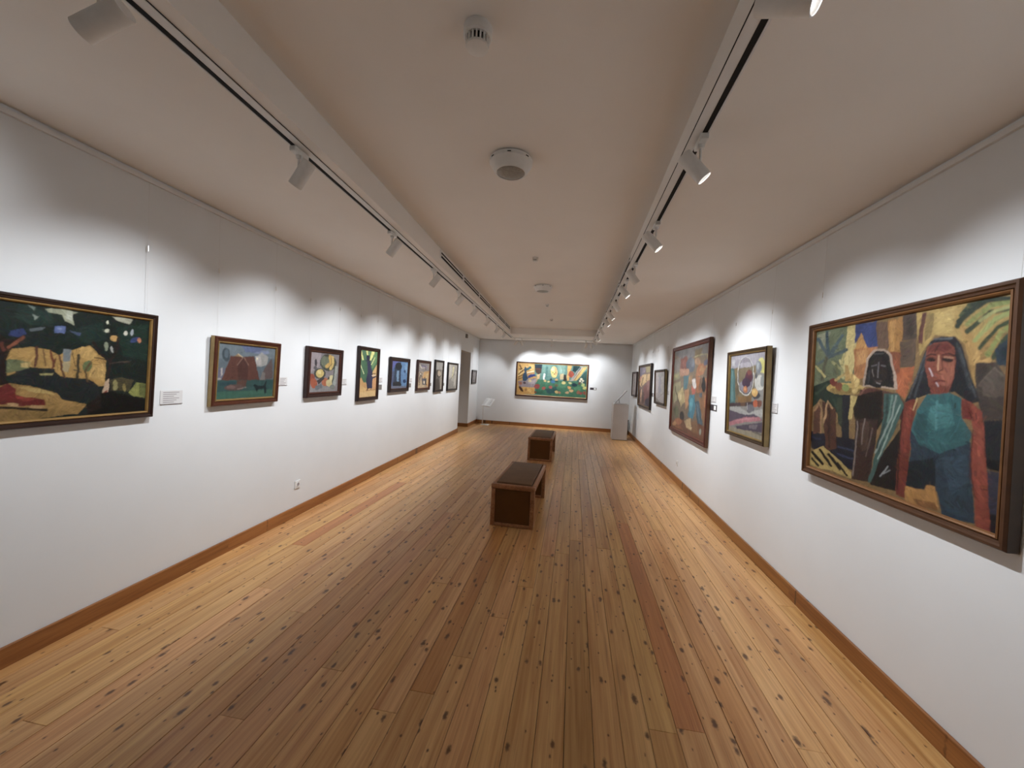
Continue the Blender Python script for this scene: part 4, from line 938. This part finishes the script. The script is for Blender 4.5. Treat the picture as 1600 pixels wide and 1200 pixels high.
t = empty('lighting_track', ((TL(YT) + TR(YT)) / 2, YT + 0.03, ZC - 0.001))
tag(t, 'short white lighting track across the ceiling before the end wall', 'track', 'ceiling lighting tracks')
hw = (TR(YT) - TL(YT)) / 2 - 0.055
obj('track_body', boxbm(-hw, hw, -0.03, 0.03, -0.006, 0.0), M_white, t)
obj('track_slot', boxbm(-hw, hw, -0.008, 0.012, -0.0075, -0.006), M_black, t)

HR, HL = 0.035, 0.15   # housing radius and length
def spotlight(x, y, aim, label, group, stem=0.055, power=1.0):
    """aim: direction the lamp points"""
    root = empty('track_spotlight', (x, y, ZC - 0.008))
    tag(root, label, 'spotlight', group)
    d = Vector(aim).normalized()
    obj('track_adapter', boxbm(-0.018, 0.018, -0.055, 0.055, -0.028, 0, 0.004), M_lampw, root)
    bm = bmesh.new(); lathe(bm, [(0, -0.045), (0.014, -0.045), (0.017, -0.028), (0, -0.028)], 16); obj('swivel', bm, M_lampw, root)
    side = Vector((d.y, -d.x, 0))
    side = side.normalized() if side.length > 1e-4 else Vector((1, 0, 0))
    piv = Vector((0, 0, -0.045 - stem)) + side * 0.0
    bm = bmesh.new(); rod(bm, (0, 0, -0.04), piv, 0.0065, 10); obj('stem', bm, M_lampw, root)
    nrm = (Vector((0, 0, 1)) - d * d.z).normalized()
    cen = piv - nrm * (HR + 0.002) + d * 0.005
    Mx = axis_matrix(cen - d * HL / 2, d)
    bm = bmesh.new()
    lathe(bm, [(0, 0), (HR * 0.93, 0), (HR, 0.004), (HR, HL), (HR - 0.004, HL), (HR - 0.005, HL - 0.034), (0, HL - 0.034)], 28, Mx)
    h = smooth(obj('housing', bm, M_lampw, root))
    bm = bmesh.new(); lathe(bm, [(HR - 0.0042, HL - 0.003), (0.019, HL - 0.030), (0.019, HL - 0.033), (HR - 0.0048, HL - 0.033)], 24, Mx)
    smooth(obj('reflector', bm, M_greymetal, h))
    bm = bmesh.new(); lathe(bm, [(0, HL - 0.032), (0.0185, HL - 0.032), (0.0175, HL - 0.027), (0, HL - 0.025)], 24, Mx)
    obj('lens', bm, M_lens, h)
    ld = bpy.data.lights.new('lamp_light', 'SPOT')
    ld.energy = LAMP_W * power; ld.color = LAMP_COL; ld.spot_size = LAMP_CONE; ld.spot_blend = LAMP_BLEND; ld.shadow_soft_size = 0.028
    lo = bpy.data.objects.new('lamp_light', ld); C.objects.link(lo); lo.parent = root
    lo.matrix_local = axis_matrix(cen + d * (HL / 2 + 0.004), d) @ Matrix.Rotation(math.pi, 4, 'X')
    return root
ORD = ['first', 'second', 'third', 'fourth', 'fifth', 'sixth', 'seventh', 'eighth', 'ninth', 'tenth', 'eleventh']
GSL, GSR, GSB = 'spotlights on the left track', 'spotlights on the right track', 'spotlights on the cross track'
lamps_left = [(1.00, 0.05, 0.42), (1.93, 0.12, 1.0), (3.13, 0.1, 1.0), (4.25, 0.1, 1.0), (5.36, 0.1, 1.0), (6.36, 0.1, 1.0), (7.57, 0.1, 1.0), (8.80, 0.1, 1.0), (9.94, -0.12, 1.0)]
for i, (y, dy, pw) in enumerate(lamps_left):
    lab = 'white cylinder spotlight on the left track, %s from the viewer' % ORD[i]
    if i == len(lamps_left) - 1: lab = 'white cylinder spotlight on the left track, farthest from the viewer'
    spotlight(TL(y) - 0.002, y, (-1.0, -0.15, -0.55) if i == 0 else (-1.0, dy, -1.26), lab, GSL, power=pw)
lamps_right = [(1.175, -0.35, 0.8), (1.97, -0.10, 1.0), (2.98, -0.22, 1.0), (3.98, 0.25, 1.0), (4.63, -0.22, 0.9), (5.53, 0.28, 0.9), (6.35, -0.15, 0.9), (7.09, -0.2, 0.8), (8.41, 0.25, 1.0), (9.78, -0.15, 1.0), (10.9, -0.1, 0.9)]
for i, (y, dy, pw) in enumerate(lamps_right):
    lab = 'white cylinder spotlight on the right track, %s from the viewer' % ORD[i]
    if i == len(lamps_right) - 1: lab = 'white cylinder spotlight on the right track, farthest from the viewer'
    spotlight(TR(y) + 0.002, y, (0.8, -0.5, -0.5) if i == 0 else (1.0, dy, -1.18), lab, GSR, stem=0.02 if i == 0 else 0.055, power=0.85 * pw)
for x, dx, lab, pw in ((-1.84, None, 'white spotlight at the left end of the cross track, turned to the left wall', 0.8), (-1.62, 0.3, 'white spotlight near the left end of the cross track, turned inwards', 0.98),
                   (-0.72, 0.02, 'white spotlight in the middle of the cross track', 1.08), (0.28, -0.3, 'white spotlight near the right end of the cross track, turned inwards', 0.98), (0.44, 0.35, 'white spotlight at the right end of the cross track, turned to the corner', 0.6)):
    spotlight(x, YT + 0.032, (dx, 0.80, -0.98) if dx is not None else (-1.0, 0.3, -1.15), lab, GSB, stem=0.075, power=pw)

# ------------------------------------------------------------------ slot diffusers in the recess sides
def diffuser(fx, ya, yb, s, label, group):
    """s=+1 left face looking right, -1 right face looking left"""
    ym = (ya + yb) / 2
    t = empty('air_diffuser', (fx(ym), ym, 2.885)); tag(t, label, 'vent', group)
    inv = Matrix.Translation(-t.location)
    def strip(nm, d0, d1, za, zb, mm):
        a, b = (d0, d1) if s > 0 else (-d1, -d0)
        bm = bmesh.new(); prism(bm, track_pts(fx, ya + 0.004, yb - 0.004, a, b), za, zb); bm.transform(inv); obj(nm, bm, mm, t)
    strip('diffuser_frame', 0.0005, 0.004, 2.842, 2.928, M_white)
    y1, y2 = ya, yb
    a, b = (0.004, 0.0055) if s > 0 else (-0.0055, -0.004)
    for za, zb in ((2.856, 2.878), (2.893, 2.915)):
        bm = bmesh.new(); prism(bm, track_pts(fx, ya + 0.05, yb - 0.05, a, b), za, zb); bm.transform(inv); obj('slot', bm, M_black, t)
    a, b = (0.004, 0.010) if s > 0 else (-0.010, -0.004)
    bm = bmesh.new(); prism(bm, track_pts(fx, ya + 0.05, yb - 0.05, a, b), 2.878, 2.893); bm.transform(inv); obj('blade', bm, M_white, t)
cutsL = [4.08, 5.15, 6.25, 7.33, 8.40, 9.45, 10.45]
names6 = ['nearest', 'second', 'third', 'fourth', 'fifth', 'farthest']
for i in range(6):
    diffuser(EL, cutsL[i], cutsL[i + 1], 1, '%s section of the twin-slot air vent on the left recess side' % names6[i], 'air vents in the left side of the ceiling recess')
    diffuser(ER, cutsL[i] + 0.15, cutsL[i + 1] + 0.15, -1, '%s section of the twin-slot air vent on the right recess side' % names6[i], 'air vents in the right side of the ceiling recess')

# ------------------------------------------------------------------ things on the recess ceiling
def detector(x, y, label, big):
    t = empty('smoke_detector', (x, y, ZE - 0.0005)); tag(t, label, 'detector', 'smoke detectors on the ceiling')
    k = 1.0 if big else 0.6
    bm = bmesh.new(); lathe(bm, [(0, 0), (0.056 * k, 0), (0.056 * k, -0.034 * k), (0.050 * k, -0.040 * k), (0, -0.040 * k)], 28); smooth(obj('mounting_base', bm, M_lampw, t))
    bm = bmesh.new(); lathe(bm, [(0, -0.040 * k), (0.040 * k, -0.040 * k), (0.036 * k, -0.070 * k), (0, -0.070 * k)], 24); obj('dark_chamber', bm, M_black, t)
    n = 18
    me = None
    for i in range(n):
        if me is None:
            bm = boxbm(0.034 * k, 0.046 * k, -0.0032 * k, 0.0032 * k, -0.070 * k, -0.040 * k); me = bpy.data.meshes.new('rib'); bm.to_mesh(me); bm.free(); me.materials.append(M_lampw)
        o = obj('rib', me, None, t); o.rotation_euler = (0, 0, 2 * math.pi * i / n)
    bm = bmesh.new(); lathe(bm, [(0, -0.069 * k), (0.045 * k, -0.069 * k), (0.043 * k, -0.076 * k), (0.028 * k, -0.080 * k), (0, -0.081 * k)], 28); smooth(obj('cap', bm, M_lampw, t))
detector(-0.445, 1.50, 'white smoke detector with dark ribs nearest the viewer on the ceiling', True)
detector(-0.506, 4.40, 'small smoke detector between the two round ceiling lights', False)
detector(-0.566, 7.2, 'small smoke detector behind the farther round ceiling light', False)
detector(-0.592, 9.0, 'farthest smoke detector on the recessed ceiling', False)
def ceiling_light(x, y, label):
    t = empty('ceiling_light', (x, y, ZE - 0.0005)); tag(t, label, 'ceiling light', 'round lights on the recess ceiling')
    bm = bmesh.new(); lathe(bm, [(0, 0), (0.118, 0), (0.132, -0.006), (0.134, -0.03), (0.122, -0.046), (0.112, -0.06), (0.104, -0.078), (0.094, -0.086), (0.088, -0.084), (0.088, -0.078), (0, -0.078)], 40); smooth(obj('body', bm, M_lampw, t), 30)
    bm = bmesh.new(); lathe(bm, [(0, -0.0785), (0.086, -0.0785), (0.080, -0.083), (0.05, -0.086), (0, -0.087)], 36); smooth(obj('diffuser', bm, M_diff, t))
    for a in (-2.4, -1.5, -0.6):
        bm = bmesh.new(); box(bm, 0.131, 0.1355, -0.011, 0.011, -0.024, -0.019)
        o = obj('clip_slot', bm, M_black, t); o.rotation_euler = (0, 0, a)
ceiling_light(-0.462, 2.42, 'white round ceiling light with grey lens, nearer the viewer')
ceiling_light(-0.527, 5.75, 'white round ceiling light with grey lens, farther down the recess')

# small sensor box over the doorway
t = empty('wall_sensor', (XL(10.69), 10.69, 2.60), (0, 0, math.pi / 2 + LANG)); tag(t, 'small dark box under the picture rail above the doorway', 'sensor')
obj('box_body', boxbm(-0.06, 0.06, -0.05, 0, 0, 0.11, 0.008), M_taupecard, t)
obj('box_bracket', boxbm(-0.02, 0.02, -0.02, 0, 0.11, 0.122), M_white, t)

# ------------------------------------------------------------------ sockets
def socket(wall, y, z, label):
    if wall == 'left': loc = (XL(y) + 0.0005, y, z); rz = math.pi / 2 + LANG
    else: loc = (XR(y) - 0.0005, y, z); rz = -math.pi / 2
    t = empty('wall_socket', loc, (0, 0, rz)); tag(t, label, 'socket', 'wall sockets')
    obj('cover_plate', boxbm(-0.041, 0.041, -0.011, 0, -0.041, 0.041, 0.004), M_paper, t)
    bm = bmesh.new(); lathe(bm, [(0.019, 0), (0.024, 0), (0.024, 0.004), (0.019, 0.004), (0.019, 0)], 24, Matrix.Translation((0, -0.011, 0)) @ Matrix.Rotation(math.pi / 2, 4, 'X')); obj('socket_rim', bm, M_paper, t)
    bm = bmesh.new(); lathe(bm, [(0, 0), (0.019, 0), (0.019, 0.0012), (0, 0.0012)], 24, Matrix.Translation((0, -0.011, 0)) @ Matrix.Rotation(math.pi / 2, 4, 'X')); w = obj('socket_well', bm, M_ink, t)
    for sx in (-1, 1):
        bm = bmesh.new(); lathe(bm, [(0, 0.0012), (0.0028, 0.0012), (0.0028, 0.0018), (0, 0.0018)], 10, Matrix.Translation((sx * 0.0095, -0.011, 0)) @ Matrix.Rotation(math.pi / 2, 4, 'X')); obj('contact_hole', bm, M_black, w)
socket('left', 3.72, 0.335, 'white wall socket low on the left wall below the banana still life')
socket('right', 6.73, 0.32, 'white wall socket low on the right wall below the crowded market painting')

# ------------------------------------------------------------------ benches
def bench(x0, x1, y0, y1, label, rz=0.0):
    w, l, h = x1 - x0, y1 - y0, 0.445
    t = empty('bench', ((x0 + x1) / 2, (y0 + y1) / 2, 0.001), (0, 0, rz)); tag(t, label, 'bench', 'upholstered gallery benches')
    def wood(nm, bm, par, seed):
        o = obj(nm, bm, M_bench, par); o['tint'] = [1.0, 1.0, 1.0]; o['seed'] = seed; return smooth(o, 50)
    for s in (-1, 1):
        ye = s * l / 2; ya, yb = (ye, ye + 0.045) if s < 0 else (ye - 0.045, ye)
        e = empty('end_panel'); e.parent = t
        wood('stile', boxbm(-w / 2, -w / 2 + 0.045, ya, yb, 0, h - 0.05, 0.006), e, 1.0)
        wood('stile', boxbm(w / 2 - 0.045, w / 2, ya, yb, 0, h - 0.05, 0.006), e, 5.0)
        wood('bottom_rail', boxbm(-w / 2 + 0.0455, w / 2 - 0.0455, ya, yb, 0, 0.036, 0.004), e, 9.0)
        pa, pb = (ya + 0.010, yb) if s < 0 else (ya, yb - 0.010)
        obj('panel', boxbm(-w / 2 + 0.046, w / 2 - 0.046, pa, pb, 0.0365, h - 0.051, 0.003), M_panel, e)
    for sx in (-1, 1):
        a, b = (-w / 2, -w / 2 + 0.04) if sx < 0 else (w / 2 - 0.04, w / 2)
        wood('seat_rail', boxbm(a, b, -l / 2 + 0.0555, l / 2 - 0.0555, h - 0.062, h, 0.011, 3), t, 13.0 + sx)
    for s in (-1, 1):
        ya, yb = (-l / 2 - 0.006, -l / 2 + 0.055) if s < 0 else (l / 2 - 0.055, l / 2 + 0.006)
        wood('end_rail', boxbm(-w / 2 - 0.004, w / 2 + 0.004, ya, yb, h - 0.0495, h + 0.001, 0.014, 3), t, 17.0 + s)
    obj('seat_board', boxbm(-w / 2 + 0.041, w / 2 - 0.041, -l / 2 + 0.056, l / 2 - 0.056, h - 0.055, h - 0.022), M_panel, t)
    smooth(obj('seat_cushion', boxbm(-w / 2 + 0.042, w / 2 - 0.042, -l / 2 + 0.057, l / 2 - 0.057, h - 0.0215, h + 0.014, 0.012, 3), M_leather, t))
bench(-0.788, -0.322, 4.06, 5.22, 'brown wooden bench with leather seat nearest the viewer', -0.03)
bench(-0.805, -0.335, 7.46, 8.60, 'brown wooden bench with leather seat farther back, towards the end wall', -0.008)

# ------------------------------------------------------------------ reading stand with an open book
t = empty('reading_stand', (-2.83, 12.22, 0.001)); tag(t, 'thin white reading stand in the far left corner of the room', 'stand')
obj('base_plate', boxbm(-0.04, 0.22, -0.15, 0.11, 0, 0.012, 0.003), M_white, t)
bm = bmesh.new(); rod(bm, (0, 0, 0.012), (0.0, 0, 0.60), 0.013, 14); smooth(obj('pole', bm, M_white, t))
hd = Matrix.Translation((0.17, -0.04, 0.72)) @ Matrix.Rotation(math.radians(-38), 4, 'Z') @ Matrix.Rotation(math.radians(52), 4, 'X')
bm = boxbm(-0.22, 0.22, -0.15, 0.15, -0.008, 0.0, 0.002); bm.transform(hd); obj('rest_plate', bm, M_white, t)
bm = boxbm(-0.22, 0.22, -0.162, -0.150, -0.008, 0.022, 0.002); bm.transform(hd); obj('ledge', bm, M_white, t)
bm = bmesh.new(); rod(bm, (0, 0, 0.598), hd @ Vector((-0.02, 0.0, -0.024)), 0.011, 10); obj('bracket', bm, M_white, t)
k = empty('open_book', t.location); tag(k, 'open white book lying on the reading stand', 'book')
for s in (-1, 1):
    bm = bmesh.new()
    n = 8
    pts = [(s * 0.205 * i / n, 0.006 + 0.020 * math.sin(math.pi * min(1, (i / n) * 1.15) ** 0.7) ) for i in range(n + 1)]
    A = []
    for yv in (-0.147, 0.145):
        top_ = [bm.verts.new((x, yv, z)) for x, z in pts]; bot = [bm.verts.new((x, yv, 0.0015)) for x, z in pts]
        A.append((top_, bot))
    for i in range(n):
        bm.faces.new((A[0][0][i], A[0][0][i + 1], A[1][0][i + 1], A[1][0][i])); bm.faces.new((A[0][1][i], A[0][1][i + 1], A[1][1][i + 1], A[1][1][i]))
        for q in (0, 1): bm.faces.new((A[q][0][i], A[q][0][i + 1], A[q][1][i + 1], A[q][1][i]))
    for i in (0, n): bm.faces.new((A[0][0][i], A[1][0][i], A[1][1][i], A[0][1][i]))
    bmesh.ops.recalc_face_normals(bm, faces=bm.faces)
    bm.transform(hd); smooth(obj('page_block', bm, M_paper, k), 35)
    for i in range(7):
        bm = bmesh.new(); z = 0.0305
        box(bm, min(s * 0.04, s * 0.18), max(s * 0.04, s * 0.18), 0.10 - i * 0.032, 0.103 - i * 0.032, z - 0.012, z - 0.0035); bm.transform(hd)
        # printed lines
        obj('text_line', bm, M_card, k)

# ------------------------------------------------------------------ pedestal with a tilted panel, bin behind it
t = empty('pedestal', (1.305, 11.21, 0.001)); tag(t, 'tall grey box pedestal in front of the far right corner', 'pedestal')
obj('body', boxbm(-0.20, 0.20, -0.20, 0.20, 0.012, 0.975, 0.003), M_grey, t)
obj('plinth_gap', boxbm(-0.19, 0.19, -0.19, 0.19, 0.0, 0.012), M_black, t)
obj('top_plate', boxbm(-0.203, 0.203, -0.203, 0.203, 0.9755, 0.985, 0.002), M_grey, t)
k = empty('tilted_panel', (1.305, 11.21, 0.987)); tag(k, 'thin grey tilted information panel standing on the grey pedestal', 'panel')
obj('foot', boxbm(-0.19, -0.02, -0.11, 0.11, 0, 0.014, 0.003), M_paper, k)
ang = math.radians(-50)
pm = Matrix.Translation((-0.150, 0, 0.018)) @ Matrix.Rotation(ang, 4, 'Y')
bm = boxbm(0.0, 0.46, -0.16, 0.16, 0.0, 0.018, 0.003); bm.transform(pm); obj('panel_case', bm, M_greymetal, k)
bm = boxbm(0.02, 0.44, -0.145, 0.145, 0.018, 0.020); bm.transform(pm); obj('panel_face', bm, M_greymetal, k)
bm = bmesh.new(); rod(bm, (-0.03, 0, 0.012), pm @ Vector((0.16, 0, 0.001)), 0.012, 10); obj('strut', bm, M_greymetal, k)
t = empty('waste_bin', (1.575, 12.30, 0.001)); tag(t, 'black bin in the far right corner behind the grey pedestal', 'bin')
bm = bmesh.new(); lathe(bm, [(0, 0), (0.105, 0), (0.115, 0.01), (0.128, 0.42), (0.120, 0.42), (0.108, 0.02), (0, 0.02)], 28); smooth(obj('bin_body', bm, M_blackobj, t))
bm = bmesh.new(); lathe(bm, [(0.115, 0.42), (0.132, 0.42), (0.132, 0.45), (0.10, 0.458), (0.10, 0.45), (0.115, 0.42)], 28); smooth(obj('bin_rim', bm, M_blackobj, t))
